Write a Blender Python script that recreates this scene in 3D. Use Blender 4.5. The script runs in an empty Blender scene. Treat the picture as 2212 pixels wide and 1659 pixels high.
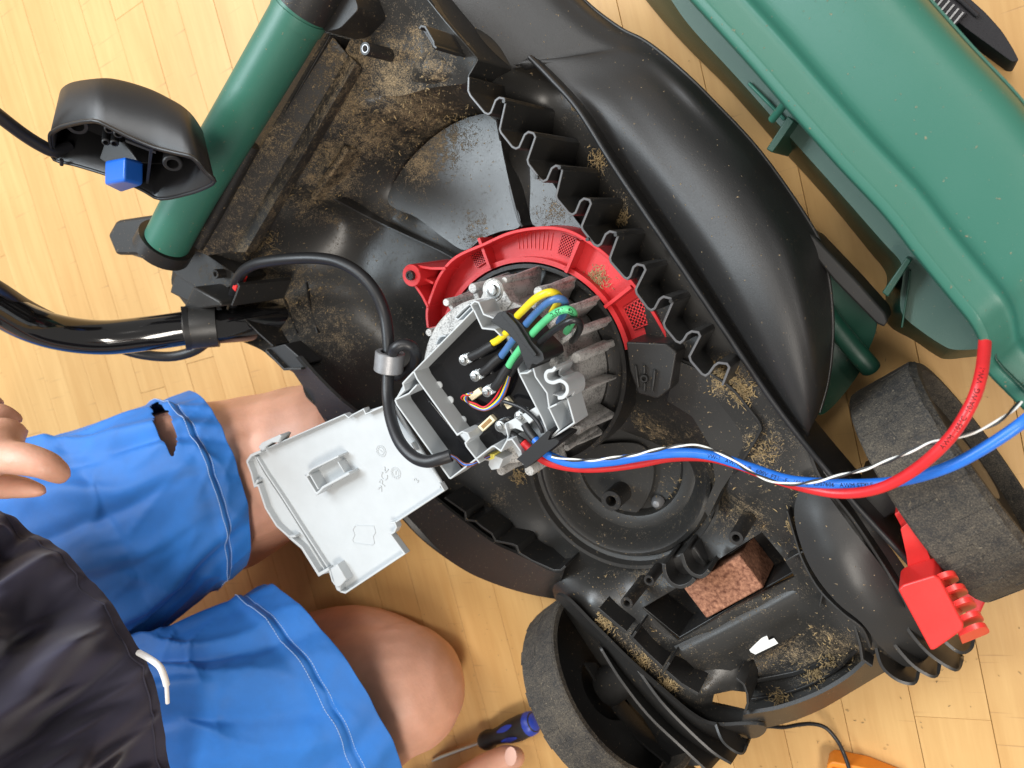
import bpy, bmesh, math, random
import numpy as np
from mathutils import Vector, Matrix, noise as mnoise
from mathutils.geometry import delaunay_2d_cdt

random.seed(7); rng = np.random.default_rng(7)
scene = bpy.context.scene
C = scene.collection

# ------------------------------------------------------------------ camera
# the camera stands over the right of the mower and looks down to the left
F_PX, CAM_H = 1650.0, 0.68            # focal length for a picture 2212 wide, metres above the floor
NADIR = (2040.0, 430.0)               # where the plumb line under the camera meets the picture
_ox, _oy = NADIR[0] - 1106.0, NADIR[1] - 829.5
_r = math.hypot(_ox, _oy); _th = math.atan(_r / F_PX)
_d = Vector((-_ox / _r, _oy / _r, 0)); _ax = Vector((0, 0, -1)).cross(_d)
CAM_R = Matrix.Rotation(_th, 3, _ax)
cam_d = bpy.data.cameras.new('camera'); cam = bpy.data.objects.new('camera', cam_d); C.objects.link(cam)
cam.matrix_world = Matrix.Translation((0, 0, CAM_H)) @ CAM_R.to_4x4()
cam_d.sensor_fit = 'HORIZONTAL'; cam_d.sensor_width = 36; cam_d.lens = F_PX / 2212 * 36
cam_d.clip_start = 0.01; cam_d.clip_end = 100
cam_d.dof.use_dof = True; cam_d.dof.focus_distance = 0.575; cam_d.dof.aperture_fstop = 9.0
scene.camera = cam

# ------------------------------------------------------------------ light
world = bpy.data.worlds.new('World'); scene.world = world; world.use_nodes = True
bg = world.node_tree.nodes['Background']; bg.inputs[0].default_value = (1.0, 0.96, 0.91, 1); bg.inputs[1].default_value = 0.46
def area(name, loc, target, sx, sy, energy, col):
    l = bpy.data.lights.new(name, 'AREA'); l.shape = 'RECTANGLE'; l.size = sx; l.size_y = sy; l.energy = energy; l.color = col
    o = bpy.data.objects.new(name, l); C.objects.link(o); o.location = loc
    o.rotation_euler = (Vector(target) - Vector(loc)).to_track_quat('-Z', 'Y').to_euler()
area('hall_window_light', (-2.0, 1.75, 2.5), (-0.5, -0.2, 0), 1.8, 1.2, 88, (0.92, 0.96, 1.0))
area('hall_ceiling_light', (-2.35, 0.55, 3.0), (-0.6, -0.2, 0), 1.1, 0.7, 84, (0.80, 0.92, 1.0))
area('hall_ceiling_light', (-0.2, 1.5, 3.2), (-0.4, -0.2, 0), 1.4, 0.4, 40, (1.0, 0.96, 0.90))
area('hall_ceiling_light', (1.3, -1.1, 3.0), (-0.3, -0.3, 0), 1.6, 0.5, 85, (1.0, 0.93, 0.84))
vs = scene.view_settings; vs.view_transform = 'Standard'; vs.look = 'None'; vs.exposure = -0.12; vs.gamma = 1.0; vs.use_curve_mapping = False

# ------------------------------------------------------------------ helpers
def P(x, y, z):
    """the point at height z that the picture shows at (x, y), picture 2212 x 1659"""
    v = CAM_R @ Vector(((x - 1106) / F_PX, -(y - 829.5) / F_PX, -1)); t = (z - CAM_H) / v.z
    return Vector((v.x * t, v.y * t, z))
def mpp(x, y, z):
    v = CAM_R @ Vector(((x - 1106) / F_PX, -(y - 829.5) / F_PX, -1)); return (z - CAM_H) / v.z / F_PX
def PL(pts, z=None): return [P(p[0], p[1], p[2] if z is None else z) for p in pts]

def setp(o, parent):
    o.parent = parent
    if parent is not None and parent.type == 'EMPTY':
        o.matrix_parent_inverse = Matrix.Translation(parent.location).inverted()
def mk(name, verts, faces, mat=None, parent=None, smooth=True, angle=None):
    m = bpy.data.meshes.new(name); m.from_pydata([tuple(v) for v in verts], [], faces); m.validate(); m.update()
    if mat: m.materials.append(mat)
    o = bpy.data.objects.new(name, m); C.objects.link(o)
    if parent: setp(o, parent)
    bm = bmesh.new(); bm.from_mesh(m); bmesh.ops.recalc_face_normals(bm, faces=bm.faces); bm.to_mesh(m); bm.free()
    if smooth:
        m.polygons.foreach_set('use_smooth', [True] * len(m.polygons))
        try: m.set_sharp_from_angle(angle=math.radians(angle or 40))
        except Exception: pass
        if angle in (60, 180):          # open rims stay crisp
            bm = bmesh.new(); bm.from_mesh(m)
            for e in bm.edges:
                if e.is_boundary: e.smooth = False
            bm.to_mesh(m); bm.free()
    return o
def mkbm(name, bm, mat, parent=None, smooth=True, angle=40):
    bmesh.ops.recalc_face_normals(bm, faces=bm.faces)
    m = bpy.data.meshes.new(name); bm.to_mesh(m); bm.free()
    if mat: m.materials.append(mat)
    o = bpy.data.objects.new(name, m); C.objects.link(o)
    if parent: setp(o, parent)
    if smooth:
        m.polygons.foreach_set('use_smooth', [True] * len(m.polygons)); m.set_sharp_from_angle(angle=math.radians(angle))
    return o
def bevel(o, w, seg=2):
    b = o.modifiers.new('bevel', 'BEVEL'); b.width = w; b.segments = seg; b.limit_method = 'ANGLE'; b.angle_limit = math.radians(35); b.harden_normals = False
    return o
def thing(name, label, cat, loc, group=None):
    o = bpy.data.objects.new(name, None); C.objects.link(o); o.location = loc; o.empty_display_size = 0.05
    o['label'] = label; o['category'] = cat
    if group: o['group'] = group
    return o
def tag(o, label, cat, group=None):
    o['label'] = label; o['category'] = cat
    if group: o['group'] = group
    return o

def smooth_path(pts, n=6, closed=False):
    """Catmull-Rom through the points"""
    p = [Vector(q) for q in pts]; out = []; m = len(p)
    rngi = range(m if closed else m - 1)
    for i in rngi:
        if closed: a, b, c, d = p[i - 1], p[i], p[(i + 1) % m], p[(i + 2) % m]
        else: a, b, c, d = p[max(i - 1, 0)], p[i], p[i + 1], p[min(i + 2, m - 1)]
        for k in range(n):
            t = k / n
            out.append(0.5 * ((2 * b) + (c - a) * t + (2 * a - 5 * b + 4 * c - d) * t * t + (3 * b - a - 3 * c + d) * t ** 3))
    if not closed: out.append(p[-1])
    return out
def tube_geo(path, radius, seg=12, cap=True, squash=1.0, hollow=False):
    """verts and faces of a tube along world points; radius a number or one per point"""
    n = len(path); V = []; Fc = []
    r = [radius] * n if not isinstance(radius, (list, tuple, np.ndarray)) else list(radius)
    t0 = (path[1] - path[0]).normalized(); up = Vector((0, 0, 1))
    if abs(t0.dot(up)) > 0.95: up = Vector((0, 1, 0))
    nx = t0.cross(up).normalized()
    for i in range(n):
        t = (path[min(i + 1, n - 1)] - path[max(i - 1, 0)]).normalized()
        nx = (nx - t * nx.dot(t)).normalized(); ny = t.cross(nx)
        for k in range(seg):
            a = 2 * math.pi * k / seg
            V.append(path[i] + nx * math.cos(a) * r[i] + ny * math.sin(a) * r[i] * squash)
    for i in range(n - 1):
        for k in range(seg):
            Fc.append((i * seg + k, i * seg + (k + 1) % seg, (i + 1) * seg + (k + 1) % seg, (i + 1) * seg + k))
    if cap:
        Fc.append(tuple(range(seg - 1, -1, -1))); Fc.append(tuple(range((n - 1) * seg, n * seg)))
    return V, Fc
def tube(name, pts, rpx, mat, parent=None, n=6, seg=12, world_pts=False, r=None, squash=1.0):
    """a cable or bar through picture points (x, y, z); rpx = half its width in the picture"""
    w = [Vector(p) for p in pts] if world_pts else PL(pts)
    if r is None:
        mid = pts[len(pts) // 2]; r = rpx * mpp(*mid)
    path = smooth_path(w, n) if n > 1 else w
    return mk(name, *tube_geo(path, r, seg, squash=squash), mat, parent, angle=60)
def round_poly(poly, r, n=4):
    """round the corners of a closed 2-D polygon"""
    out = []; m = len(poly)
    for i in range(m):
        a, b, c = Vector(poly[i - 1][:2]), Vector(poly[i][:2]), Vector(poly[(i + 1) % m][:2])
        d1, d2 = (a - b), (c - b); k = min(r, d1.length * .45, d2.length * .45)
        if d1.length < 1e-6 or d2.length < 1e-6: continue
        p, q = b + d1.normalized() * k, b + d2.normalized() * k
        for j in range(n + 1):
            t = j / n; out.append(((1 - t) ** 2 * p + 2 * t * (1 - t) * b + t * t * q))
    return [(v.x, v.y) for v in out]
def prism(name, poly, z1, z0, mat, parent=None, bev=0.0008, rnd=0, taper=0.0, slope=None):
    """a solid standing upright: outline traced at its top z1, straight down to z0"""
    if rnd: poly = round_poly(poly, rnd)
    top = PL(poly, z1) if slope is None else [P(p[0], p[1], z1 + slope(*p)) for p in poly]
    c = sum(top, Vector()) / len(top); n = len(top)
    V = top + [Vector((v.x + (v.x - c.x) * taper, v.y + (v.y - c.y) * taper, z0)) for v in top]
    Fc = [tuple(range(n)), tuple(range(2 * n - 1, n - 1, -1))] + [(i, n + i, n + (i + 1) % n, (i + 1) % n) for i in range(n)]
    o = mk(name, V, Fc, mat, parent, angle=35)
    if bev: bevel(o, bev)
    return o
def wall(name, pts, z1, z0, tpx, mat, parent=None, closed=False, bev=0.0004, smooth_n=0):
    """an upright rib along a picture polyline traced on its top edge, z1/z0 numbers or functions of 0..1"""
    f1 = z1 if callable(z1) else (lambda t: z1); f0 = z0 if callable(z0) else (lambda t: z0)
    n0 = len(pts)
    w = [P(p[0], p[1], p[2] if len(p) > 2 else f1(i / max(1, n0 - 1))) for i, p in enumerate(pts)]
    if smooth_n: w = smooth_path(w, smooth_n, closed)
    n = len(w); th = tpx * mpp(pts[n0 // 2][0], pts[n0 // 2][1], w[n // 2].z) / 2
    L, R = [], []
    for i in range(n):
        a = w[i - 1] if (i or closed) else w[i]; b = w[(i + 1) % n] if (i < n - 1 or closed) else w[i]
        d1 = (w[i] - a).xy; d2 = (b - w[i]).xy
        d1 = d1.normalized() if d1.length > 1e-9 else d2.normalized(); d2 = d2.normalized() if d2.length > 1e-9 else d1
        nn = Vector((-(d1.y + d2.y), d1.x + d2.x)); nn = nn.normalized() if nn.length > 1e-6 else Vector((-d1.y, d1.x))
        k = 1 / max(0.5, nn.dot(Vector((-d1.y, d1.x))))
        L.append(Vector((w[i].x + nn.x * th * k, w[i].y + nn.y * th * k, w[i].z))); R.append(Vector((w[i].x - nn.x * th * k, w[i].y - nn.y * th * k, w[i].z)))
    V = []
    for i in range(n):
        zb = f0(i / max(1, n - 1))
        V += [L[i], R[i], Vector((R[i].x, R[i].y, zb)), Vector((L[i].x, L[i].y, zb))]
    Fc = []
    for i in range(n if closed else n - 1):
        j = (i + 1) % n
        for k in range(4): Fc.append((4 * i + k, 4 * i + (k + 1) % 4, 4 * j + (k + 1) % 4, 4 * j + k))
    if not closed: Fc += [(0, 1, 2, 3), (4 * n - 1, 4 * n - 2, 4 * n - 3, 4 * n - 4)]
    o = mk(name, V, Fc, mat, parent, angle=35)
    if bev: bevel(o, bev)
    return o
def ring_geo(cx, cy, prof, seg=32, a0=0, a1=2 * math.pi):
    """surface of revolution about the upright axis through (cx, cy); prof = [(r, z)...]"""
    full = abs(a1 - a0 - 2 * math.pi) < 1e-6; n = seg if full else seg + 1
    V = []; Fc = []
    for k in range(n):
        a = a0 + (a1 - a0) * k / seg
        for (r, z) in prof: V.append((cx + r * math.cos(a), cy + r * math.sin(a), z))
    m = len(prof)
    for k in range(seg):
        k2 = (k + 1) % n
        for j in range(m - 1): Fc.append((k * m + j, k2 * m + j, k2 * m + j + 1, k * m + j + 1))
    return V, Fc
def turned(name, x, y, z, prof_px, mat, parent=None, seg=28, bev=0):
    """upright turned part: axis through the picture point (x, y) at height z; prof = [(radius in picture px, height)...]"""
    p = P(x, y, z); k = mpp(x, y, z)
    return mk(name, *ring_geo(p.x, p.y, [(r * k, h) for r, h in prof_px], seg), mat, parent, angle=35)
def boss(name, x, y, z1, z0, rpx, mat, parent, hole=0.45, seg=20):
    return turned(name, x, y, z1, [(rpx * hole, z1 - 0.012), (rpx * hole, z1), (rpx * hole + .6, z1 + .0004), (rpx - .8, z1 + .0004), (rpx, z1), (rpx * 1.06, z0)], mat, parent, seg)

def tps(ctrl, lam=2e-5):
    """thin-plate spline z(x, y) through world control points"""
    A = np.array([[c.x, c.y] for c in ctrl]); zc = np.array([c.z for c in ctrl]); n = len(A)
    def U(r2): return np.where(r2 > 1e-14, 0.5 * r2 * np.log(r2 + 1e-20), 0)
    d = ((A[:, None] - A[None]) ** 2).sum(-1)
    K = U(d) + np.eye(n) * lam; Q = np.hstack([np.ones((n, 1)), A])
    M = np.zeros((n + 3, n + 3)); M[:n, :n] = K; M[:n, n:] = Q; M[n:, :n] = Q.T
    s = np.linalg.solve(M, np.concatenate([zc, np.zeros(3)]))
    def f(X):
        X = np.asarray(X); dd = ((X[:, None] - A[None]) ** 2).sum(-1)
        return U(dd) @ s[:n] + s[n] + X @ s[n + 1:]
    return f
def inside(p, poly):
    c = False; j = len(poly) - 1
    for i in range(len(poly)):
        if (poly[i][1] > p[1]) != (poly[j][1] > p[1]) and p[0] < (poly[j][0] - poly[i][0]) * (p[1] - poly[i][1]) / (poly[j][1] - poly[i][1]) + poly[i][0]: c = not c
        j = i
    return c
DIRT = []
def dirt_at(X, zref=0.12):
    d = np.zeros(len(X))
    for (x, y, r, s) in DIRT:
        p = P(x, y, zref); rr = 1.25 * r * mpp(x, y, zref); s = s * .68
        d = np.maximum(d, s * np.exp(-((X[:, 0] - p.x) ** 2 + (X[:, 1] - p.y) ** 2) / (rr * rr)))
    return d
def shell(name, outline, ctrl, mat, parent=None, step=0.008, holes=(), thick=0.0028, edge_n=5, add=None, lam=2e-5):
    """moulded sheet: outline and control points are picture points (x, y, z); the height between them is a smooth spline"""
    out = smooth_path(PL(outline), edge_n, True) if edge_n > 1 else PL(outline)
    f = tps(PL(outline) + PL(ctrl), lam)
    V2 = [Vector((v.x, v.y)) for v in out]; nb = len(V2); E = []
    faces = [list(range(nb))]; hol = []
    for h in holes:
        hp = [P(*q) for q in h]; i0 = len(V2); V2 += [Vector((q.x, q.y)) for q in hp]
        E += [(i0 + k, i0 + (k + 1) % len(hp)) for k in range(len(hp))]; hol.append([(q.x, q.y) for q in hp])
    xs = [v.x for v in V2]; ys = [v.y for v in V2]; poly = [(v.x, v.y) for v in V2[:nb]]
    barr = np.array(poly)
    gx = np.arange(min(xs), max(xs), step); gy = np.arange(min(ys), max(ys), step * 0.9)
    for j, yy in enumerate(gy):
        for xx in gx:
            p = (xx + (step / 2 if j % 2 else 0), yy)
            if inside(p, poly) and ((barr - p) ** 2).sum(1).min() > (step * .5) ** 2: V2.append(Vector(p))
    vo, eo, fo, _, _, _ = delaunay_2d_cdt(V2, E, faces, 1, 1e-6)
    X = np.array([[v.x, v.y] for v in vo]); Z = f(X)
    if add is not None: Z = Z + add(X)
    tri = []
    for t in fo:
        c = X[list(t)].mean(0)
        if any(inside(c, h) for h in hol): continue
        tri.append(tuple(t))
    o = mk(name, [(a[0], a[1], z) for a, z in zip(X, Z)], tri, mat, parent, angle=180)
    at = o.data.attributes.new('dirt', 'FLOAT', 'POINT')
    co = np.zeros(len(o.data.vertices) * 3); o.data.vertices.foreach_get('co', co); co = co.reshape(-1, 3)
    at.data.foreach_set('value', dirt_at(co).astype(np.float32))
    nz = sum(p.normal.z for p in o.data.polygons)
    if nz < 0: o.data.flip_normals()
    s = o.modifiers.new('thickness', 'SOLIDIFY'); s.thickness = thick; s.offset = -1
    o['_shell'] = 1
    return o, f

# ------------------------------------------------------------------ materials
def mat(name, col, rough=0.5, metal=0.0, spec=0.5, bump=0, bscale=300, var=0.0, vscale=40, coat=0, sss=0, sssc=None, sheen=0):
    m = bpy.data.materials.new(name); m.use_nodes = True; nt = m.node_tree; b = nt.nodes['Principled BSDF']
    b.inputs['Base Color'].default_value = (*col, 1); b.inputs['Roughness'].default_value = rough; b.inputs['Metallic'].default_value = metal
    b.inputs['Specular IOR Level'].default_value = spec; b.inputs['Coat Weight'].default_value = coat
    if sheen: b.inputs['Sheen Weight'].default_value = sheen; b.inputs['Sheen Roughness'].default_value = 0.5
    if sss:
        b.inputs['Subsurface Weight'].default_value = sss; b.inputs['Subsurface Radius'].default_value = sssc or (0.01, 0.004, 0.002); b.inputs['Subsurface Scale'].default_value = 1.0
    tc = nt.nodes.new('ShaderNodeTexCoord')
    if var:
        n = nt.nodes.new('ShaderNodeTexNoise'); n.inputs['Scale'].default_value = vscale; n.inputs['Detail'].default_value = 6; n.inputs['Roughness'].default_value = .65
        nt.links.new(tc.outputs['Object'], n.inputs['Vector'])
        r = nt.nodes.new('ShaderNodeValToRGB'); r.color_ramp.elements[0].position = .3; r.color_ramp.elements[1].position = .7
        r.color_ramp.elements[0].color = (*[c * (1 - var) for c in col], 1); r.color_ramp.elements[1].color = (*[min(1, c * (1 + var)) for c in col], 1)
        nt.links.new(n.outputs['Fac'], r.inputs[0]); nt.links.new(r.outputs[0], b.inputs['Base Color'])
        mr = nt.nodes.new('ShaderNodeMapRange'); mr.inputs['To Min'].default_value = max(0.02, rough * .8); mr.inputs['To Max'].default_value = min(1, rough * 1.25)
        nt.links.new(n.outputs['Fac'], mr.inputs[0]); nt.links.new(mr.outputs[0], b.inputs['Roughness'])
    if bump:
        n2 = nt.nodes.new('ShaderNodeTexNoise'); n2.inputs['Scale'].default_value = bscale; n2.inputs['Detail'].default_value = 4
        nt.links.new(tc.outputs['Object'], n2.inputs['Vector'])
        bp = nt.nodes.new('ShaderNodeBump'); bp.inputs['Strength'].default_value = bump; bp.inputs['Distance'].default_value = 0.001
        nt.links.new(n2.outputs['Fac'], bp.inputs['Height']); nt.links.new(bp.outputs[0], b.inputs['Normal'])
    return m
def node(nt, t, **kw):
    n = nt.nodes.new(t)
    for k, v in kw.items():
        if k in n.inputs: n.inputs[k].default_value = v
        else: setattr(n, k, v)
    return n
def math_n(nt, op, a, b=None, clamp=False):
    n = nt.nodes.new('ShaderNodeMath'); n.operation = op; n.use_clamp = clamp
    for i, v in enumerate((a, b)):
        if v is None: continue
        if isinstance(v, (int, float)): n.inputs[i].default_value = v
        else: nt.links.new(v, n.inputs[i])
    return n.outputs[0]
def dirty_plastic(name, col, rough, base_dirt, attr=True, dirt_col=(0.36, 0.275, 0.17), strength=1.0, texture=0.15, soft=9.0):
    """moulded plastic with dried earth and grass dust: the dust sits where the mesh's 'dirt' value says it gathered"""
    m = bpy.data.materials.new(name); m.use_nodes = True; nt = m.node_tree; b = nt.nodes['Principled BSDF']; L = nt.links.new
    tc = nt.nodes.new('ShaderNodeTexCoord'); V = tc.outputs['Object']
    def noise(s, d=5, r=.6, dist=0):
        n = node(nt, 'ShaderNodeTexNoise', Scale=s, Detail=d, Roughness=r, Distortion=dist); L(V, n.inputs['Vector']); return n.outputs['Fac']
    big, mid, fine, spk = noise(24, 4), noise(150, 6, .7, .8), noise(1000, 3, .65), noise(420, 2, .5)
    if attr:
        a = nt.nodes.new('ShaderNodeAttribute'); a.attribute_name = 'dirt'; d = math_n(nt, 'ADD', a.outputs['Fac'], base_dirt)
    else: d = math_n(nt, 'ADD', 0.0, base_dirt)
    s = math_n(nt, 'ADD', math_n(nt, 'MULTIPLY', mid, .36), math_n(nt, 'MULTIPLY', big, .26))
    s = math_n(nt, 'ADD', s, math_n(nt, 'MULTIPLY', fine, .38))
    s = math_n(nt, 'ADD', s, math_n(nt, 'ADD', math_n(nt, 'MULTIPLY', d, .235), -.662))
    mask = math_n(nt, 'MULTIPLY', math_n(nt, 'MULTIPLY', s, soft, True), .82 * strength)
    # crumbs: sparse bright specks
    crumb = math_n(nt, 'MULTIPLY', math_n(nt, 'ADD', spk, math_n(nt, 'ADD', math_n(nt, 'MULTIPLY', d, .06), -.715)), 22, True)
    mask2 = math_n(nt, 'MAXIMUM', mask, math_n(nt, 'MULTIPLY', crumb, .8))
    ramp = nt.nodes.new('ShaderNodeValToRGB'); e = ramp.color_ramp.elements
    e[0].position = .3; e[0].color = (dirt_col[0] * .45, dirt_col[1] * .42, dirt_col[2] * .38, 1); e[1].position = .72; e[1].color = (dirt_col[0] * 1.3, dirt_col[1] * 1.25, dirt_col[2] * 1.15, 1)
    L(fine, ramp.inputs[0])
    mx = nt.nodes.new('ShaderNodeMix'); mx.data_type = 'RGBA'; mx.inputs['A'].default_value = (*col, 1)
    L(mask2, mx.inputs['Factor']); L(ramp.outputs[0], mx.inputs['B']); L(mx.outputs['Result'], b.inputs['Base Color'])
    rr = math_n(nt, 'ADD', math_n(nt, 'MULTIPLY', mask2, .9 - rough), math_n(nt, 'ADD', rough - .06, math_n(nt, 'MULTIPLY', big, .12)), True); L(rr, b.inputs['Roughness'])
    h = math_n(nt, 'ADD', math_n(nt, 'MULTIPLY', mask2, math_n(nt, 'ADD', fine, .4)), math_n(nt, 'MULTIPLY', noise(1800, 2), texture))
    bp = node(nt, 'ShaderNodeBump', Strength=.55, Distance=.0012); L(h, bp.inputs['Height']); L(bp.outputs[0], b.inputs['Normal'])
    return m

M = {}
M['deck'] = dirty_plastic('dusty black plastic', (0.025, 0.024, 0.0225), 0.34, 0.26, texture=.05)
M['deckc'] = dirty_plastic('black plastic', (0.021, 0.0205, 0.020), 0.40, 0.16, attr=False, texture=.08)
M['deckd'] = dirty_plastic('dirty black plastic', (0.0135, 0.0125, 0.012), 0.45, 0.42, attr=False)
M['deckm'] = dirty_plastic('dusted black plastic', (0.022, 0.0205, 0.019), 0.45, 0.68, attr=False)
M['deckt'] = dirty_plastic('thickly dusted black plastic', (0.0135, 0.0125, 0.012), 0.5, 0.85, attr=False)
M['deckp'] = dirty_plastic('pan plastic', (0.027, 0.026, 0.0245), 0.40, 0.38, attr=False)
M['skirt'] = dirty_plastic('grained black plastic', (0.021, 0.0205, 0.0205), 0.46, 0.06, attr=False, texture=.22)
M['tyre'] = dirty_plastic('earthy tyre plastic', (0.018, 0.017, 0.017), 0.7, 0.98, attr=False, dirt_col=(.19, .165, .13), strength=1.0, texture=.5, soft=3.6)
M['black'] = mat('satin black plastic', (0.014, 0.014, 0.015), 0.42, bump=.12, bscale=1500)
M['rubber'] = mat('black rubber', (0.012, 0.012, 0.013), 0.5, bump=.1, bscale=900)
M['cable'] = mat('black cable sheath', (0.013, 0.013, 0.015), 0.42, bump=.05, bscale=400)
M['gloss'] = mat('black enamel steel', (0.006, 0.006, 0.007), 0.12, coat=.6)
M['resin'] = mat('black potting resin', (0.006, 0.006, 0.007), 0.13, bump=.25, bscale=60)
M['white'] = mat('pale grey plastic', (0.47, 0.495, 0.51), 0.42, bump=.04, bscale=700, var=.03, vscale=60)
M['red'] = dirty_plastic('red plastic', (0.56, 0.022, 0.026), 0.42, 0.12, attr=False, dirt_col=(.25, .12, .07), strength=.8)
M['redc'] = mat('bright red plastic', (0.66, 0.025, 0.022), 0.36, bump=.05, bscale=900, var=.08)
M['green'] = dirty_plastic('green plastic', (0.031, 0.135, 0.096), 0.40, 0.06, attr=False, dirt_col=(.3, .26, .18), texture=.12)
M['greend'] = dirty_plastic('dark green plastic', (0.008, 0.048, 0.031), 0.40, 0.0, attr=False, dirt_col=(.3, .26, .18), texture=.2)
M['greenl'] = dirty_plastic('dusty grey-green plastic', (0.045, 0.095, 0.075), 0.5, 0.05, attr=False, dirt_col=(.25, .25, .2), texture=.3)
M['alu'] = None
M['zinc'] = mat('zinc plated steel', (0.62, 0.63, 0.62), 0.28, metal=1, bump=.1, bscale=600)
M['ferrite'] = mat('ferrite core', (0.30, 0.30, 0.31), 0.42, metal=.55, bump=.15, bscale=900, var=.12, vscale=90)
M['ivory'] = mat('ivory connector plastic', (0.72, 0.64, 0.44), 0.45)
M['pin'] = mat('brass pins', (0.6, 0.45, 0.2), .3, metal=1)
for k, c in dict(wyellow=(.80, .62, .02), wblue=(.06, .15, .36), wgreen=(.10, .52, .22), wred=(.62, .02, .025), wsky=(.02, .17, .70), wwhite=(.78, .78, .74), wblack=(.014, .014, .015), wbrown=(.16, .055, .045), lyellow=(.75, .66, .12)).items():
    M[k] = mat('insulation ' + k[1:], c, 0.36, bump=.05, bscale=700, var=.10, vscale=70)
M['ink'] = mat('black print', (0.01, 0.01, 0.01), .6)
M['bluebtn'] = mat('blue plastic', (0.015, 0.13, 0.60), .32, bump=.04, bscale=800)
M['bluegrip'] = mat('blue grip plastic', (0.02, 0.05, 0.38), .4)
M['orange'] = mat('orange plastic', (0.80, 0.25, 0.02), .45, var=.06)
M['shirt'] = mat('navy jersey', (0.022, 0.020, 0.042), 0.85, bump=.35, bscale=1600, var=.12, vscale=30, sheen=.15)
M['shorts'] = mat('blue swim cloth', (0.010, 0.145, 0.50), 0.6, bump=.2, bscale=1300, var=.22, vscale=9, sheen=.1)
M['thread'] = mat('pale blue thread', (0.40, 0.55, 0.80), .8)
M['cordw'] = mat('white cord', (0.78, 0.78, 0.78), .7, bump=.4, bscale=1200)
M['sticker'] = mat('torn white paper', (0.78, 0.78, 0.76), .7, bump=.4, bscale=500, var=.1, vscale=200)
M['hay'] = mat('dried grass', (0.27, 0.19, 0.09), .8, var=.6, vscale=120)
M['glare'] = mat('worn plastic edge', (0.10, 0.10, 0.105), .32)  # paler grey, window glare on the tooth tops put into the colour
M['strap'] = mat('black webbing', (0.018, 0.017, 0.022), .7, bump=.6, bscale=900)

# cast aluminium, pitted and grimy
def _alu():
    m = bpy.data.materials.new('pitted cast aluminium'); m.use_nodes = True; nt = m.node_tree; b = nt.nodes['Principled BSDF']; L = nt.links.new
    tc = nt.nodes.new('ShaderNodeTexCoord')
    n = node(nt, 'ShaderNodeTexNoise', Scale=620, Detail=5, Roughness=.7); L(tc.outputs['Object'], n.inputs['Vector'])
    g = node(nt, 'ShaderNodeTexNoise', Scale=55, Detail=6, Roughness=.7); L(tc.outputs['Object'], g.inputs['Vector'])
    s = math_n(nt, 'ADD', math_n(nt, 'MULTIPLY', n.outputs['Fac'], .7), math_n(nt, 'MULTIPLY', g.outputs['Fac'], .5))
    r = nt.nodes.new('ShaderNodeValToRGB'); e = r.color_ramp.elements; e[0].position = .48; e[0].color = (.20, .195, .19, 1); e[1].position = .63; e[1].color = (.56, .55, .53, 1)
    L(s, r.inputs[0]); L(r.outputs[0], b.inputs['Base Color']); b.inputs['Metallic'].default_value = .25; b.inputs['Roughness'].default_value = .55
    bp = node(nt, 'ShaderNodeBump', Strength=.6, Distance=.0006); L(n.outputs['Fac'], bp.inputs['Height']); L(bp.outputs[0], b.inputs['Normal'])
    return m
M['alu'] = _alu()
def _rust():
    m = bpy.data.materials.new('rusty iron'); m.use_nodes = True; nt = m.node_tree; b = nt.nodes['Principled BSDF']; L = nt.links.new
    tc = nt.nodes.new('ShaderNodeTexCoord'); n = node(nt, 'ShaderNodeTexNoise', Scale=300, Detail=6, Roughness=.7); L(tc.outputs['Object'], n.inputs['Vector'])
    r = nt.nodes.new('ShaderNodeValToRGB'); e = r.color_ramp.elements; e[0].position = .35; e[0].color = (.11, .035, .018, 1); e[1].position = .7; e[1].color = (.46, .22, .13, 1)
    L(n.outputs['Fac'], r.inputs[0]); L(r.outputs[0], b.inputs['Base Color']); b.inputs['Roughness'].default_value = .85
    bp = node(nt, 'ShaderNodeBump', Strength=.7, Distance=.001); L(n.outputs['Fac'], bp.inputs['Height']); L(bp.outputs[0], b.inputs['Normal'])
    return m
M['rust'] = _rust()
def _skin():
    m = mat('skin', (0.65, 0.345, 0.245), .48, bump=.25, bscale=350, var=.17, vscale=14, sss=.12, sssc=(.012, .004, .002)); return m
M['skin'] = _skin()
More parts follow.
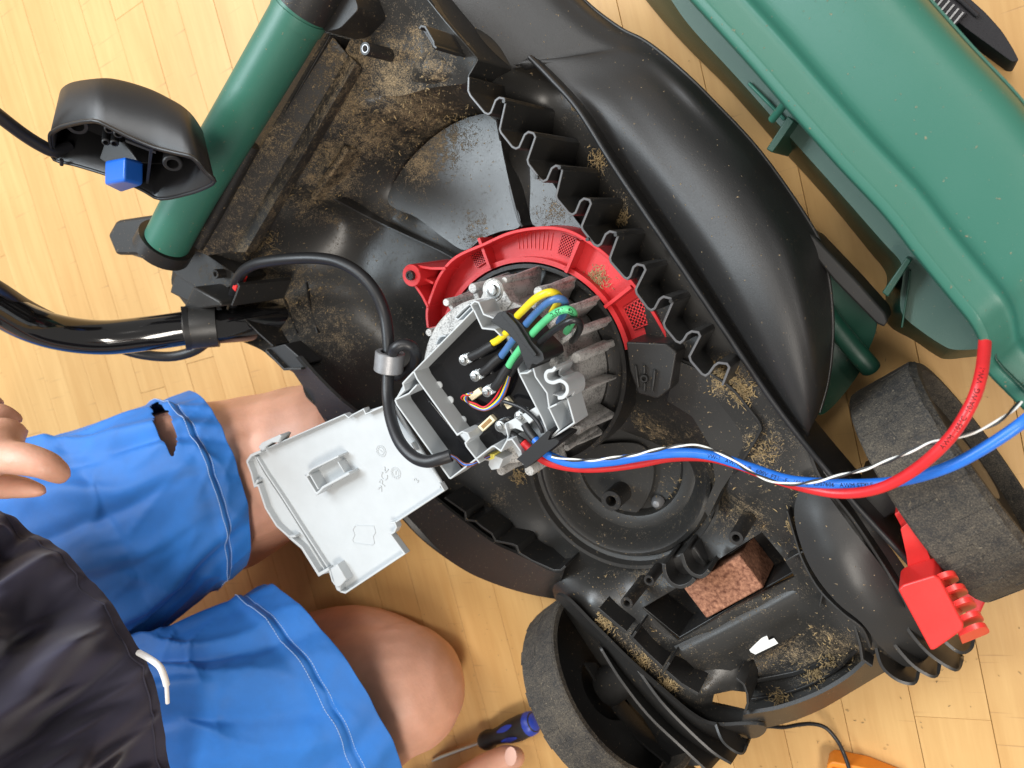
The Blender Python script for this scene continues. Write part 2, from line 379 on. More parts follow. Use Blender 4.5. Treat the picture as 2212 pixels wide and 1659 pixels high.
def _wood():
    m = bpy.data.materials.new('varnished maple board'); m.use_nodes = True; nt = m.node_tree; b = nt.nodes['Principled BSDF']; L = nt.links.new
    tc = nt.nodes.new('ShaderNodeTexCoord'); oi = nt.nodes.new('ShaderNodeObjectInfo')
    off = node(nt, 'ShaderNodeVectorMath', operation='ADD'); L(tc.outputs['Object'], off.inputs[0])
    sc = node(nt, 'ShaderNodeVectorMath', operation='SCALE'); sc.inputs['Scale'].default_value = 7.0; L(oi.outputs['Random'], sc.inputs[0]); L(sc.outputs[0], off.inputs[1])
    mp = nt.nodes.new('ShaderNodeMapping'); mp.inputs['Scale'].default_value = (26, 2.2, 26); L(off.outputs[0], mp.inputs[0])
    g = node(nt, 'ShaderNodeTexNoise', Scale=1.6, Detail=6, Roughness=.6, Distortion=.6); L(mp.outputs[0], g.inputs['Vector'])
    mp2 = nt.nodes.new('ShaderNodeMapping'); mp2.inputs['Scale'].default_value = (300, 14, 300); L(off.outputs[0], mp2.inputs[0])
    g2 = node(nt, 'ShaderNodeTexNoise', Scale=1.0, Detail=3, Roughness=.6); L(mp2.outputs[0], g2.inputs['Vector'])
    blot = node(nt, 'ShaderNodeTexNoise', Scale=9, Detail=4, Roughness=.6); L(tc.outputs['Object'], blot.inputs['Vector'])
    s = math_n(nt, 'ADD', math_n(nt, 'MULTIPLY', g.outputs['Fac'], .55), math_n(nt, 'MULTIPLY', g2.outputs['Fac'], .22))
    s = math_n(nt, 'ADD', s, math_n(nt, 'MULTIPLY', oi.outputs['Random'], .13)); s = math_n(nt, 'ADD', s, math_n(nt, 'MULTIPLY', blot.outputs['Fac'], .14))
    r = nt.nodes.new('ShaderNodeValToRGB'); e = r.color_ramp.elements
    e[0].position = .25; e[0].color = (.50, .275, .092, 1); e[1].position = .80; e[1].color = (.70, .455, .19, 1)
    L(s, r.inputs[0])
    # fine scratches in two directions
    sc1 = None
    for ang, dens in ((.5, 1), (-.9, 1), (1.9, 1)):
        mm = nt.nodes.new('ShaderNodeMapping'); mm.inputs['Rotation'].default_value = (0, 0, ang); mm.inputs['Scale'].default_value = (9, 240, 1); L(tc.outputs['Generated'] if False else tc.outputs['Object'], mm.inputs[0])
        nn = node(nt, 'ShaderNodeTexNoise', Scale=1.0, Detail=2, Roughness=.5); L(mm.outputs[0], nn.inputs['Vector'])
        t = math_n(nt, 'MULTIPLY', math_n(nt, 'ADD', nn.outputs['Fac'], -.70), 14, True)
        sc1 = t if sc1 is None else math_n(nt, 'MAXIMUM', sc1, t)
    mx = nt.nodes.new('ShaderNodeMix'); mx.data_type = 'RGBA'; L(math_n(nt, 'MULTIPLY', sc1, .45), mx.inputs['Factor']); L(r.outputs[0], mx.inputs['A']); mx.inputs['B'].default_value = (.30, .16, .07, 1)
    L(mx.outputs['Result'], b.inputs['Base Color']); b.inputs['Roughness'].default_value = .42; b.inputs['Specular IOR Level'].default_value = .4
    bp = node(nt, 'ShaderNodeBump', Strength=.15, Distance=.0006); L(math_n(nt, 'SUBTRACT', g2.outputs['Fac'], sc1), bp.inputs['Height']); L(bp.outputs[0], b.inputs['Normal'])
    return m
M['wood'] = _wood()
M['gap'] = mat('dark joint', (0.30, 0.17, 0.07), .9)

# ------------------------------------------------------------------ floor
fl = mk('floor', [(-3.4, -2.4, -.004), (2.4, -2.4, -.004), (2.4, 1.6, -.004), (-3.4, 1.6, -.004)], [(0, 1, 2, 3)], M['wood'], smooth=False)
fl['kind'] = 'structure'; fl['label'] = 'pale varnished wooden strip floor under the mower'
_a, _b = P(2105, 1376, 0), P(2162, 1659, 0); FDIR = (_b - _a).xy.normalized(); FDIR = FDIR if FDIR.y > 0 else -FDIR
FN = Vector((FDIR.y, -FDIR.x)); FANG = math.atan2(FDIR.y, FDIR.x) - math.pi / 2
PW = 0.058
base_off = _a.xy.dot(FN)
def plank_mesh(w, l):
    bm = bmesh.new(); bmesh.ops.create_cube(bm, size=1)
    bmesh.ops.scale(bm, vec=(w - .0004, l - .0004, .012), verts=bm.verts); bmesh.ops.translate(bm, vec=(0, 0, -.006), verts=bm.verts)
    bmesh.ops.bevel(bm, geom=[e for e in bm.edges if abs(e.verts[0].co.z) < 1e-6 and abs(e.verts[1].co.z) < 1e-6], offset=.0003, segments=1, affect='EDGES')
    m = bpy.data.meshes.new('plank'); bm.to_mesh(m); bm.free(); m.materials.append(M['wood']); return m
LENS = [.7, .9, 1.1, 1.3]; PM = {l: plank_mesh(PW, l) for l in LENS}
for k in range(-44, 12):
    off = base_off + (k + .5) * PW; s = -2.9 + random.random() * .5
    while s < 1.6:
        l = random.choice(LENS); c = FN * off + FDIR * (s + l / 2); s += l
        if not (-2.9 < c.x < .6 and -1.9 < c.y < 1.0): continue
        # keep only the boards in or near the view
        if c.y < -0.75 + 0.9 * min(0, c.x) * .75 - .25 or c.y > .55 - .1 * c.x + .3: continue
        o = bpy.data.objects.new('plank', PM[l]); C.objects.link(o); o.location = (c.x, c.y, random.uniform(-.0002, .0002)); o.rotation_euler = (0, 0, FANG); o.parent = fl
# ------------------------------------------------------------------ the mower
DIRT += [(560, 520, 60, .75), (505, 560, 40, .7), (600, 660, 110, .75), (690, 700, 90, .55), (700, 330, 90, .95), (640, 430, 60, .7), (800, 250, 110, 1.0), (900, 200, 110, 1.05),
         (850, 140, 90, .95), (970, 120, 60, 1.0), (740, 200, 70, .9), (1000, 160, 50, 1.0), (860, 340, 60, .85), (920, 300, 60, .7), (760, 470, 80, .5), (1010, 500, 40, .45), (1180, 470, 30, .6),
         (1250, 220, 35, .6), (1290, 350, 25, .5), (1330, 430, 25, .6), (1560, 810, 50, 1.0), (1600, 840, 35, .9), (1660, 960, 60, .7), (1700, 1050, 60, .6),
         (1250, 1100, 90, .55), (1400, 1060, 110, .55), (1500, 1100, 90, .55), (1360, 950, 60, .6), (1300, 1290, 60, .5), (1370, 1400, 70, .6), (1450, 1480, 80, .6),
         (1700, 1470, 90, .75), (1800, 1420, 80, .8), (1560, 1430, 70, .6), (1650, 1330, 70, .5), (1760, 1290, 60, .45), (1460, 800, 90, .35), (1540, 950, 90, .45), (1620, 1130, 60, .5), (1720, 1200, 60, .6), (1390, 1290, 50, .6), (860, 930, 50, .3), (1000, 1130, 40, .5)]
mower = thing('lawn_mower', 'opened black and red lawn mower with bare motor, two front wheels and green rear tube', 'lawn mower', P(1300, 900, 0))
mow = mower

_c0 = P(980, 400, .095)
def _cone(x, y):
    z = .09
    for _ in range(3): q = P(x, y, z); z = .095 - .09 * (q.y - _c0.y) + .02 * (q.x - _c0.x)
    return (x, y, z)
PAN1 = [(838, 436), (868, 368), (925, 305), (990, 262), (1050, 246), (1072, 262), (1088, 340), (1106, 420), (1124, 486), (1080, 500), (1040, 516), (1004, 540), (960, 515), (900, 470)]
PAN2 = [(1150, 484), (1146, 400), (1150, 340), (1190, 390), (1235, 462), (1258, 500), (1205, 486)]
# moulded lower deck: one sheet from the rear rim to the front bumper
deck_outline = [(760, -70, .150), (690, 30, .165), (610, 190, .168), (545, 310, .165), (480, 430, .160), (425, 530, .155), (385, 545, .15), (372, 590, .13), (378, 628, .125), (430, 690, .135), (500, 728, .14), (573, 761, .145), (633, 803, .15),
                (662, 855, .15), (703, 906, .146), (780, 1020, .125), (870, 1119, .095), (924, 1173, .08), (1004, 1229, .07), (1071, 1259, .07), (1137, 1279, .07), (1197, 1291, .075),
                (1240, 1350, .085), (1300, 1440, .085), (1370, 1530, .085), (1450, 1600, .08), (1540, 1612, .085), (1652, 1563, .085), (1715, 1553, .085), (1812, 1509, .085), (1895, 1456, .085), (1960, 1440, .09), (2010, 1400, .09),
                (1985, 1290, .12), (1930, 1190, .12), (1830, 1070, .12), (1690, 900, .13), (1560, 710, .13), (1440, 530, .12), (1330, 370, .11), (1250, 240, .10), (1145, 125, .10), (1060, 20, .10), (1010, -60, .10)]
deck_ctrl = [(800, 60, .150), (900, 120, .140), (850, 190, .135), (760, 130, .15), (690, 190, .155), (620, 330, .150), (560, 450, .142), (510, 560, .135), (700, 290, .150), (790, 232, .151), (860, 212, .152), (940, 195, .153), (1000, 185, .155), (640, 390, .146),
             (700, 370, .122), (780, 310, .118), (880, 262, .116), (970, 232, .116), (650, 470, .118), (720, 460, .088), 
             (900, 520, .075), (780, 500, .075), (860, 640, .075), (760, 620, .080), (680, 560, .095), (620, 620, .105), (560, 640, .112), (650, 720, .128), (740, 720, .095), (800, 800, .085), (720, 830, .125), (880, 950, .075),
             (1230, 330, .095), (1310, 420, .105), (1400, 560, .118), (1480, 680, .128), (1540, 760, .132), (1600, 830, .132), (1660, 920, .128), (1180, 240, .098),
             (1200, 760, .07), (1300, 850, .07), (1350, 780, .09), (1420, 860, .105), (1500, 850, .125), (1560, 900, .125), (1600, 960, .122), (1560, 1060, .115),
             (1290, 1080, .050), (1350, 1000, .050), (1240, 1020, .050), (1420, 1080, .050), (1370, 1150, .052), (1460, 1000, .055), (1560, 1050, .098), (1500, 1160, .09), (1440, 1110, .055), (1300, 1150, .052), (1200, 1060, .05), (1400, 1215, .088), (1300, 1225, .082), (1190, 1160, .062), (1120, 1120, .060), (1050, 1080, .060), (1000, 1150, .072), (1100, 1210, .082), (1200, 1240, .090),
             (1280, 1280, .105), (1360, 1330, .105), (1440, 1420, .105), (1520, 1500, .105), (1600, 1180, .105), (1640, 1110, .11), (1700, 1150, .112), (1760, 1250, .125), (1820, 1330, .125), (1870, 1400, .118),
             (1380, 1320, .100), (1466, 1392, .104), (1540, 1365, .106), (1640, 1312, .107), (1730, 1262, .110), (1500, 1428, .092), (1600, 1400, .086), (1700, 1350, .088), (1780, 1400, .09), (1650, 1480, .080), (1740, 1470, .078), (1820, 1430, .085), (1560, 1510, .082), (1880, 1250, .13), (1830, 1160, .13), (1760, 1080, .125)]
SLOT = [(1540, 1517, .084), (1550, 1484, .084), (1583, 1487, .084), (1617, 1498, .084), (1620, 1515, .084), (1611, 1540, .084)]
PIT = [(1388, 1312, .1), (1470, 1262, .1), (1560, 1200, .1), (1650, 1142, .1), (1695, 1190, .1), (1722, 1232, .1), (1600, 1300, .1), (1468, 1378, .1)]
SLOT2 = [(1886, 1403, .10), (1897, 1375, .10), (1902, 1380, .10), (1888, 1412, .10)]
deck_ctrl += [(x, y, z - .021) for x, y, z in (_cone(*q) for q in PAN1 + PAN2 + [(980, 400), (1060, 400), (950, 450)])]
deck, deck_z = shell('deck', deck_outline, deck_ctrl, M['deck'], mow, step=.0062, holes=[SLOT, SLOT2, PIT], lam=1e-4)
deck['label'] = 'dusty black moulded lower deck'
def dz(x, y, f=None):   # height of the deck where the line of sight through a picture point meets it
    f = f or deck_z; zs = np.arange(.22, .03, -.0015); X = np.array([P(x, y, z).xy[:] for z in zs]); g = f(X) - zs
    i = int(np.argmax(g > 0)) if (g > 0).any() else len(zs) - 1
    return float(zs[i])
def drib(name, pts, h, tpx, mt='deckc', n=5, parent=None, **kw):
    """a rib standing h above the deck along a picture line"""
    q = [(x, y, dz(x, y) + h) for x, y in pts]
    zs = [dz(x, y) - .004 for x, y in pts]
    return wall(name, q, 0, min(zs), tpx, M[mt], parent or deck, smooth_n=n, **kw)

# smooth cone panel between the curved wall and the shroud
shell('bowl_panel', [_cone(*q) for q in PAN1], [_cone(980, 400)], M['deck'], mow, step=.006, lam=1e-4)
shell('bowl_panel', [_cone(*q) for q in PAN2], [_cone(1180, 440)], M['deck'], mow, step=.006, lam=1e-4)
# rear ledge with its step down to the right
ledge, _ = shell('rear_ledge', [(775, -60, .172), (765, 60, .168), (740, 130, .163), (760, 190, .150), (850, 208, .150), (930, 190, .155), (1003, 180, .160), (1012, 163, .165), (1031, 127, .168), (960, 45, .170), (900, -30, .172)],
      [(850, 40, .166), (880, 120, .160), (950, 130, .163), (800, 120, .162), (900, 70, .158)], M['deck'], mow, step=.006, thick=.004)
wall('ledge_edge', [(900, -30), (960, 45), (1029, 125), (1031, 130), (1012, 163), (1012, 200), (1051, 247)], lambda t: .172 - .004 * t, .09, 4, M['deckc'], mow)
# saw-toothed wall
SAW = [(1012, 166), (1011, 196), (1016, 207), (1046, 243), (1054, 247), (1060, 243), (1070, 217), (1078, 211), (1088, 213), (1092, 220), (1079, 279), (1082, 287), (1106, 317), (1114, 321), (1121, 318), (1133, 291), (1141, 285), (1152, 288), (1156, 296), (1139, 345), (1141, 354),
       (1166, 387), (1173, 392), (1181, 388), (1191, 364), (1200, 358), (1211, 360), (1214, 369), (1201, 423), (1203, 430), (1228, 460), (1236, 464), (1243, 459), (1253, 435), (1261, 429), (1273, 432), (1276, 440), (1256, 488), (1258, 496), (1283, 528), (1291, 532), (1298, 527), (1308, 506), (1317, 500), (1330, 503), (1334, 511), (1317, 557), (1319, 566),
       (1348, 599), (1355, 603), (1361, 597), (1368, 577), (1376, 571), (1390, 574), (1394, 583), (1373, 625), (1375, 634), (1398, 665), (1407, 671), (1414, 666), (1424, 647), (1433, 641), (1448, 645), (1452, 654), (1433, 698), (1436, 708), (1460, 737), (1469, 741), (1476, 735), (1484, 722), (1494, 716), (1508, 718), (1512, 726), (1489, 770), (1492, 780), (1516, 808), (1524, 812), (1531, 807),
       (1543, 790), (1552, 784), (1570, 786), (1575, 794), (1560, 833)]
tw_ = wall('toothed_wall', SAW, lambda t: .178 - .012 * t, lambda t: .085 + .035 * t, 5.5, M['deckc'], mow, bev=.0006)
wall('glare_edge', SAW, lambda t: .1786 - .012 * t, lambda t: .1776 - .012 * t, 5.2, M['glare'], tw_, bev=.0004)  # thin pale cap that paints the glare along the wall top
for (x, y, t) in [(1090, 219, .05), (1210, 362, .2), (1160, 383, .2), (1331, 507, .45), (1270, 517, .4), (1450, 650, .8)]:
    turned('ejector_pip', x, y, .179 - .012 * t, [(.1, .1805 - .012 * t), (4, .1805 - .012 * t), (4.5, .165 - .012 * t)], M['deckc'], mow, 12)
# side skirt: the big smooth hump, lofted from the rail to its outer edge
STA = [((890, -80), (1190, -90), 0, .128), ((962, 42), (1262, 0), 0, .126), ((1034, 128), (1335, 58), 0, .122), ((1100, 150), (1385, 84), 0, .118), ((1148, 132), (1420, 108), 0, .117), ((1195, 176), (1470, 150), .2, .118), ((1252, 240), (1530, 208), .55, .126), ((1332, 370), (1645, 332), .9, .142),
       ((1442, 530), (1760, 500), 1, .156), ((1502, 620), (1786, 580), 1, .162), ((1562, 710), (1797, 660), 1, .164), ((1626, 806), (1798, 740), 1, .161), ((1692, 900), (1788, 825), 1, .152), ((1735, 955), (1770, 890), .8, .138)]
TT = [0, .06, .14, .25, .38, .52, .66, .78, .88, .95, 1.0]
rows_ = []
for (ra, rb, hm, zh) in STA:
    z0 = .118 if hm else zh
    hump = [z0, z0 - .002, z0 + (zh - z0) * .5, z0 + (zh - z0) * .88, zh - .001, zh, zh - .003, zh - .011, .118, .100, .085]
    flat = [zh, zh, zh - .001, zh - .003, zh - .006, zh - .010, zh - .014, zh - .018, zh - .024, zh - .029, .085]
    rows_.append([P(ra[0] + (rb[0] - ra[0]) * t, ra[1] + (rb[1] - ra[1]) * t, hz_ * hm + fz_ * (1 - hm)) for t, hz_, fz_ in zip(TT, hump, flat)])
cols_ = [smooth_path([r[j] for r in rows_], 6) for j in range(len(TT))]
grid_ = [smooth_path([c[i] for c in cols_], 4) for i in range(len(cols_[0]))]
nr_, nc_ = len(grid_), len(grid_[0])
side = mk('side_skirt', [v for r in grid_ for v in r], [(i * nc_ + j, i * nc_ + j + 1, (i + 1) * nc_ + j + 1, (i + 1) * nc_ + j) for i in range(nr_ - 1) for j in range(nc_ - 1)], M['skirt'], mow, angle=180)
if sum(p.normal.z for p in side.data.polygons) < 0: side.data.flip_normals()
s_ = side.modifiers.new('t', 'SOLIDIFY'); s_.thickness = .003; s_.offset = -1
tube('skirt_hem', [(x, y, .086) for (_, (x, y), _, _) in STA], 4, M['deckc'], mow)
LIP = [(1145, 124, .132), (1190, 170, .136), (1250, 238, .138), (1330, 365, .140), (1440, 528, .142), (1560, 706, .144), (1690, 896, .146), (1830, 1068, .146), (1950, 1200, .146), (1985, 1240, .142)]
tube('skirt_lip', LIP, 6.5, M['black'], mow)
wall('rail_wall', LIP, 0, .09, 4, M['deckc'], mow, smooth_n=5, bev=0)
# rib where the side skirt folds
# round pan wall and other ribs moulded on the deck
turned('blade_pan', 1345, 1012, .085, [(.1, .060), (70, .060), (112, .062), (122, .070), (140, .072), (150, .071), (166, .079), (178, .090), (186, .0925), (194, .091), (200, .086), (209, .087), (214, .093), (222, .093), (226, .086), (232, .078)], M['deckp'], mow, 72)
shell('pan_island', [(1200, 1030, .066), (1240, 980, .066), (1300, 960, .066), (1380, 960, .066), (1410, 1000, .066), (1405, 1060, .066), (1370, 1110, .066), (1300, 1118, .066), (1230, 1085, .066)], [(1300, 1040, .068)], M['deckp'], mow, step=.008)
turned('pan_rivet', 1420, 1086, .066, [(.1, .0705), (7, .070), (13, .067), (15, .0635)], M['ferrite'], mow, 20)
drib('plate_edge', [(1448, 768), (1520, 800), (1578, 838), (1614, 880), (1641, 918), (1636, 942), (1600, 1000), (1560, 1062), (1534, 1120)], .006, 6, 'deckc')
drib('bowl_rib', [(720, 430), (800, 472), (880, 510), (945, 540), (985, 562)], .014, 4, 'deckc')
drib('bowl_rib', [(1072, 258), (1085, 330), (1100, 400), (1118, 470), (1128, 490)], .022, 6, 'deckc')
wall('rear_rim_rib', [(712, 75, .180), (575, 312, .176), (437, 545, .170)], 0, .13, 5, M['deckd'], mow)
RS = [([(610, 60), (370, 520)], .150), ([(706, 72), (432, 545)], .178), ([(722, 84), (448, 552)], .176), ([(752, 120), (500, 545)], .166), ([(770, 135), (530, 545)], .171), ([(785, 150), (552, 545)], .158)]
rsg = [PL([(a[0][0] + (a[1][0] - a[0][0]) * k / 12, a[0][1] + (a[1][1] - a[0][1]) * k / 12) for k in range(13)], z) for a, z in RS]
rso = mk('rear_strip', [v for r in rsg for v in r], [(i * 13 + j, i * 13 + j + 1, (i + 1) * 13 + j + 1, (i + 1) * 13 + j) for i in range(len(rsg) - 1) for j in range(12)], M['deckm'], mow, angle=35)
if sum(p.normal.z for p in rso.data.polygons) < 0: rso.data.flip_normals()
s_ = rso.modifiers.new('t', 'SOLIDIFY'); s_.thickness = .002; s_.offset = -1; bevel(rso, .0015)
wall('floor_rib', [(747, 318, dz(747, 318) + .007), (672, 428, dz(672, 428) + .007)], 0, .08, 15, M['deckt'], mow, bev=.002)
drib('floor_rib', [(610, 640), (625, 680), (640, 720)], .002, 4, 'deckd'); drib('floor_rib', [(660, 610), (668, 660), (685, 720)], .002, 4, 'deckd')
drib('front_rib', [(1700, 1105), (1716, 1160), (1735, 1215), (1770, 1275), (1820, 1325), (1862, 1358), (1880, 1400)], .014, 5, 'deckc')
drib('side_rib', [(1745, 960), (1770, 1030), (1840, 1120), (1900, 1210), (1950, 1290), (1962, 1320)], .012, 7, 'deckc')
# rounded pod over the front right: raised smooth band between the rib and the lip
pod, _ = shell('front_pod', [(1716, 1110, .135), (1732, 1180, .138), (1760, 1240, .142), (1808, 1300, .142), (1862, 1345, .138), (1905, 1400, .125), (1960, 1440, .105), (2010, 1410, .105), (1985, 1350, .118), (1950, 1290, .13), (1900, 1215, .138), (1830, 1125, .14), (1765, 1045, .138), (1728, 1060, .135)],
      [(1770, 1130, .145), (1800, 1200, .150), (1850, 1270, .150), (1900, 1330, .142), (1940, 1390, .128)], M['deckc'], mow, step=.006, lam=3e-4)
# inner strip between the pod and the lip, in shade
# motor cable channel bracket (grey-black clip by the shroud)
br = prism('bracket', [(1352, 738), (1440, 742), (1462, 760), (1448, 840), (1420, 862), (1378, 850), (1360, 800)], .150, .08, M['deckd'], mow, .0012, rnd=5)
boss('screw_eye', 1391, 818, .153, .140, 9, M['deckc'], br, .5)
for pl in ([(1372, 790), (1378, 838)], [(1414, 800), (1408, 846)], [(1391, 790), (1391, 808)], [(1392, 828), (1391, 846)]):
    wall('bracket_rib', pl, .1535, .140, 4.5, M['deckc'], br)
# left clip by the ledge
cl = wall('cable_clip', [(905, 62), (910, 56), (918, 58), (936, 90), (937, 99), (943, 104)], .205, .150, 6, M['deckc'], mow)
prism('clip_block', [(908, 60), (922, 60), (944, 98), (938, 108)], .197, .150, M['deckd'], mow, .0008)
# screw posts
for (x, y, z1, z0, r) in [(789, 105, .190, .14, 14), (1590, 1162, .150, .10, 16), (1354, 1303, .138, .095, 14), (1402, 1254, .125, .1, 12), (1320, 1082, .092, .05, 23), (465, 592, .165, .11, 10)]:
    boss('screw_post', x, y, z1, z0, r, M['deckd'], mow, .5)
turned('post_collar', 789, 105, .1905, [(7, .186), (7, .1908), (9, .1908), (9.6, .190)], M['ferrite'], mow, 20)
# saddles by the weight
for arc, zt in (([(1434, 1218), (1436, 1238), (1447, 1258), (1467, 1268), (1488, 1262), (1500, 1250)], .132), ([(1472, 1196), (1480, 1222), (1495, 1240), (1516, 1246), (1532, 1232)], .130)):
    wall('spring_saddle', arc, zt, .085, 9, M['deckc'], mow, smooth_n=4)
prism('saddle_block', [(1440, 1210), (1500, 1180), (1528, 1222), (1468, 1256)], .112, .085, M['deckc'], mow, .002, rnd=6)
# pit under the weight
pit_w = wall('weight_pit', PIT, .1005, .056, 4, M['deckc'], mow, closed=True)
prism('pit_floor', [(x, y) for x, y, z in PIT], .058, .055, M['deckd'], mow, 0)
# upright bars along the left front edge
for pl in ([(1292, 1316), (1320, 1340), (1352, 1366)], [(1360, 1374), (1395, 1410), (1430, 1442)], [(1438, 1450), (1470, 1478), (1508, 1500)]): wall('edge_bar', pl, .126, .09, 8, M['deckc'], mow)
for pl in ([(1362, 1382), (1374, 1364)], [(1432, 1452), (1446, 1432)]): wall('edge_pin', pl, .132, .10, 5, M['deckc'], mow)
wall('front_gusset', [(1770, 1310), (1776, 1284), (1790, 1272)], .125, .09, 4, M['deckc'], mow); wall('front_gusset', [(1698, 1212), (1718, 1200), (1735, 1192)], .13, .09, 4, M['deckc'], mow)
# iron ballast block in its well
prism('ballast_block', [(1476, 1270), (1597, 1200), (1650, 1270), (1526, 1336)], .104, .058, M['rust'], mow, .0012, rnd=4)
# rounded step below the pit
STEP = [([(1456, 1396), (1560, 1345), (1660, 1290), (1756, 1236)], .1045), ([(1470, 1414), (1572, 1364), (1672, 1310), (1770, 1256)], .1085), ([(1492, 1436), (1590, 1388), (1690, 1332), (1790, 1282)], .1035), ([(1512, 1456), (1606, 1408), (1706, 1352), (1806, 1302)], .095), ([(1530, 1474), (1622, 1426), (1720, 1370), (1818, 1322)], .0885)]
stg = [smooth_path(c, 5) for c in zip(*[smooth_path(PL(a, z), 6) for a, z in STEP])]; k_ = len(stg[0])
so = mk('tray_shoulder', [v for r in stg for v in r], [(i * k_ + j, i * k_ + j + 1, (i + 1) * k_ + j + 1, (i + 1) * k_ + j) for i in range(len(stg) - 1) for j in range(k_ - 1)], M['deckp'], mow, angle=180)
if sum(p.normal.z for p in so.data.polygons) < 0: so.data.flip_normals()
s_ = so.modifiers.new('t', 'SOLIDIFY'); s_.thickness = .002; s_.offset = -1
# flat plate beside the toothed wall
prism('deck_plate', [(1448, 772), (1520, 803), (1576, 840), (1611, 881), (1637, 918), (1633, 940), (1597, 1000), (1557, 1062), (1530, 1118), (1520, 1100), (1545, 1040), (1534, 965), (1495, 900), (1440, 866), (1452, 820)], .1335, .095, M['deckp'], mow, .0015, rnd=6, slope=lambda x, y: -.020 * (y - 770) / 350)
# lower lip that carries the torn sticker
st = [(1611, 1391), (1657, 1373), (1661, 1383), (1672, 1378), (1681, 1389), (1667, 1396), (1632, 1413), (1622, 1408)]
o = mk('torn_sticker', [P(x, y, .0975 - .00012 * (y - 1373)) for x, y in st], [tuple(range(len(st)))], M['sticker'], mow, smooth=False); sm = o.modifiers.new('t', 'SOLIDIFY'); sm.thickness = .0004
# front bumper band
def band(name, A, B, mt, parent, n=5, thick=.003):
    a, b = smooth_path(PL(A), n), smooth_path(PL(B), n); m = len(a)
    o = mk(name, a + b, [(i, i + 1, m + i + 1, m + i) for i in range(m - 1)], M[mt], parent, angle=180)
    if sum(p.normal.z for p in o.data.polygons) < 0: o.data.flip_normals()
    s = o.modifiers.new('t', 'SOLIDIFY'); s.thickness = thick; s.offset = 0
    return o
band('bumper', [(1605, 1540, .112), (1680, 1528, .112), (1760, 1500, .112), (1830, 1460, .112), (1880, 1415, .112), (1900, 1395, .112)], [(1600, 1578, .085), (1690, 1560, .085), (1765, 1532, .085), (1835, 1492, .085), (1895, 1456, .085), (1925, 1440, .085)], 'deckc', mow)
drib('tray_step', [(1612, 1475), (1680, 1463), (1735, 1450), (1790, 1425)], .004, 10, 'deckc'); drib('tray_step', [(1618, 1513), (1690, 1500), (1750, 1480), (1810, 1445), (1850, 1405)], .004, 6, 'deckd')
wall('slot_rim', [(1590, 1466), (1606, 1478), (1614, 1500), (1615, 1520), (1608, 1540)], .118, .08, 5, M['deckc'], mow)
wall('slot_rim', [(1845, 1350), (1858, 1395), (1862, 1425), (1884, 1440)], .125, .08, 6, M['deckc'], mow)
# front-left sloping cheek with long curved fins
ck, ck_z = shell('front_cheek', [(1200, 1291, .105), (1222, 1292, .118), (1275, 1345, .120), (1330, 1400, .120), (1420, 1482, .118), (1500, 1548, .112), (1550, 1568, .108), (1650, 1568, .102), (1640, 1592, .085), (1590, 1602, .082), (1520, 1652, .08), (1450, 1640, .08), (1395, 1560, .082), (1300, 1410, .092), (1245, 1340, .10)],
      [(1290, 1375, .108), (1350, 1450, .106), (1430, 1530, .103), (1500, 1590, .098)], M['deckc'], mow, step=.006)
def fin(name, top, low, parent, tpx=4):
    return band(name, top, low, 'deckc', parent, 5, .0022)
for k, (a, b) in enumerate([([(1296, 1398, .113), (1340, 1468, .118), (1400, 1545, .118), (1470, 1612, .116), (1530, 1668, .110)], [(1302, 1400, .10), (1366, 1470, .092), (1430, 1540, .088), (1500, 1600, .082), (1555, 1640, .075)]),
                            ([(1376, 1444, .117), (1425, 1512, .122), (1480, 1570, .121), (1540, 1625, .117), (1580, 1650, .11)], [(1384, 1448, .104), (1446, 1512, .096), (1505, 1562, .09), (1565, 1602, .082), (1600, 1620, .08)]),
                            ([(1545, 1563, .112), (1560, 1600, .118), (1585, 1622, .118), (1604, 1628, .113), (1612, 1612, .105)], [(1550, 1562, .10), (1580, 1575, .095), (1600, 1592, .09), (1615, 1598, .085), (1620, 1595, .08)]),
                            ([(1262, 1432, .10), (1310, 1510, .10), (1370, 1590, .098), (1440, 1650, .095), (1480, 1690, .09)], [(1285, 1432, .085), (1345, 1510, .08), (1410, 1585, .075), (1480, 1645, .07), (1520, 1670, .07)])]):
    fin('grille_fin', a, b, mow)
for k, (a, b) in enumerate([([(1890, 1392, .115), (1905, 1440, .118), (1940, 1470, .118), (1975, 1476, .115), (1984, 1450, .105)], [(1900, 1395, .10), (1935, 1420, .09), (1965, 1440, .08), (1985, 1442, .075), (1988, 1440, .07)]),
                            ([(1892, 1332, .122), (1930, 1390, .125), (1975, 1440, .125), (2020, 1462, .122), (2030, 1432, .11)], [(1905, 1335, .105), (1950, 1375, .095), (1995, 1410, .085), (2025, 1430, .08), (2032, 1425, .075)]),
                            ([(1930, 1305, .122), (1965, 1365, .125), (2010, 1415, .125), (2065, 1448, .122), (2078, 1425, .11)], [(1945, 1310, .105), (1990, 1350, .095), (2040, 1390, .085), (2068, 1410, .08), (2080, 1415, .075)]),
                            ([(2000, 1340, .12), (2040, 1385, .122), (2075, 1410, .12), (2098, 1400, .112), (2103, 1375, .105)], [(2010, 1335, .10), (2050, 1365, .09), (2080, 1378, .08), (2098, 1375, .075), (2103, 1370, .075)])]):
    fin('grille_fin', a, b, mow)
